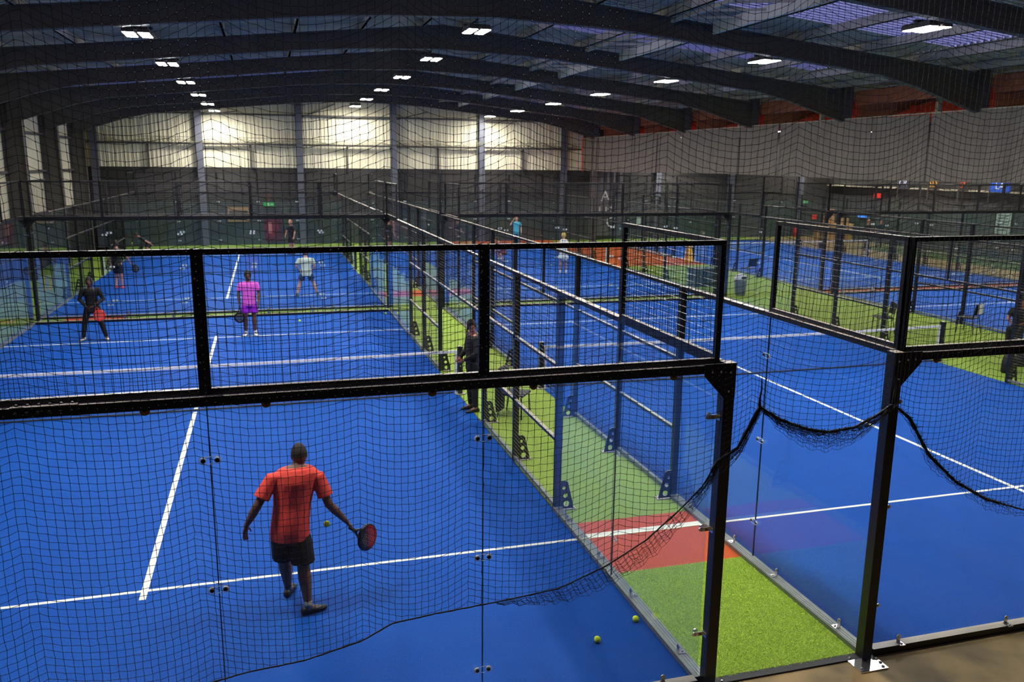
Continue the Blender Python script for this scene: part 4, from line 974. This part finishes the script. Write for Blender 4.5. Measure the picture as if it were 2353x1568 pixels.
for k in range(6): B(-.38, .3, -.03, -.02, .38-.15*k, .42-.15*k).build('print_line', cm(70, 80, 78), bpy.data.objects['notice_sheet'])
sign('small red lit sign high on the right wall', (RW, 38.3, 2.9), -PI/2, .6, .28, emis(srgb(220, 40, 20), .6), None, (0,0,0), .1, 'warning_sign')
sign('small red sign above the plywood counter', (31.9, FY-.1, 1.3), 0, .35, .3, (225, 50, 40), None, (0,0,0), .1, 'warning_sign')
sign('lit blue screen above the standing pair', (RW, 39.5, 1.7), -PI/2, .8, .45, emis(srgb(60, 130, 230), 1.0), None, (0,0,0), .1, 'wall_screen')
def extinguisher():
    t = thing('fire_extinguisher', 'red fire extinguisher on the floor by the far wall', 'extinguisher', (30.3, FY-.35, 0))
    MB().loft([(0,0,0,.09,.09,0,0),(0,0,.02,.1,.1,0,0),(0,0,.5,.1,.1,0,0),(0,0,.58,.05,.05,0,0),(0,0,.62,.03,.03,0,0)], 14).build('cylinder', cm(200, 25, 25, rough=.3), t, True)
    MB().box(-.02, .12, -.02, .02, .64, .68).build('lever', M['steel'], t); MB().tube([(.05,0,.62),(.14,-.05,.5),(.12,-.06,.2)], .015, 6).build('hose', M['steel'], t, True)
extinguisher()
def counter():
    t = thing('plywood_counter', 'pale plywood counter unit standing by the right rear wall', 'counter', (31.3, 40.2, 0), -.3)
    MB().box(-1.1, 1.1, -.3, .3, 0, 1.0).build('body', cm(185, 145, 80), t); MB().box(-1.15, 1.15, -.36, .36, 1.0, 1.05).build('worktop', cm(205, 165, 95), t)
    for k in range(3): MB().box(-1.05+.72*k, -.39+.72*k, -.315, -.3, .06, .94).build('door', cm(170, 130, 70), t)
counter()
for i, (x, y, z, s, lb) in enumerate(((30.9, 40.2, 1.051, .498, 'large cardboard box on the plywood counter'), (31.0, 40.3, 1.553, .42, 'top cardboard box stacked on the plywood counter'), (31.9, 39.9, 1.05, .36, 'small cardboard box at the right end of the counter'))):
    o = MB().box(-s/2, s/2, -s/2, s/2, 0, s).build('cardboard_box', cm(170, 128, 85)); o.location = (x, y, z); tag(o, lb, 'box')
    B(-s/2-.002, s/2+.002, -.03, .03, -.0, s+.002).build('packing_tape', cm(200, 175, 130), o)
# large hanging banner at the back between the courts and curtain
def banner():
    t = thing('hanging_banner', 'tall translucent grey banner with large white curved letters at the back wall', 'banner', (16.5, FY-.7, 0))
    v = []; n = 24
    for k in range(n+1):
        x = -1.1+2.2*k/n; dy = .05*math.sin(k*1.4); v += [(x, dy, .3), (x, dy, 4.25)]
    MB().add(v, [(2*k, 2*k+2, 2*k+3, 2*k+1) for k in range(n)]).build('fabric', cm(92, 88, 90), t, True)
    MB().box(-1.3, 1.3, -.04, .04, 4.22, 4.28).build('top_bar', cm(90, 130, 170), t)
    w = cm(215, 215, 205)
    text('US', .85, w, t, (-.05, -.12, 1.75), (PI/2, 0, 0)); text('C', .9, w, t, (.3, -.12, 1.1), (PI/2, 0, 0)); text('A', .9, w, t, (-.1, -.12, 2.7), (PI/2, 0, .1))
banner()
def hoist():
    t = thing('speaker_array', 'black wedge speaker cluster above the hanging banner', 'speaker', (16.5, FY-.75, 4.3))
    MB().add([(-1.1,-.3,.35),(1.2,-.3,.35),(.35,-.3,.02),(-.35,-.3,.02),(-1.1,.2,.35),(1.2,.2,.35),(.35,.2,.02),(-.35,.2,.02)], [(0,3,2,1),(4,5,6,7),(0,1,5,4),(1,2,6,5),(2,3,7,6),(3,0,4,7)]).build('cabinet', cm(14, 15, 18), t)
    MB().tube([(-.6,0,.35),(-.6,0,1.9)], .01, 5).tube([(.6,0,.35),(.6,0,1.9)], .01, 5).build('hanging_wire', M['rafter'], t)
hoist()
sign('white paper notice on the glass wall behind the courts', (19.0, FY-.12, 1.15), 0, .3, .45, (200, 210, 195), None, (0,0,0), .1, 'paper_notice')
# camera obstruction on the ceiling: small box fixtures
for o in list(bpy.data.objects):
    if o.type == 'MESH' and o.parent is None and 'category' not in o and 'kind' not in o: o['kind'] = 'structure'
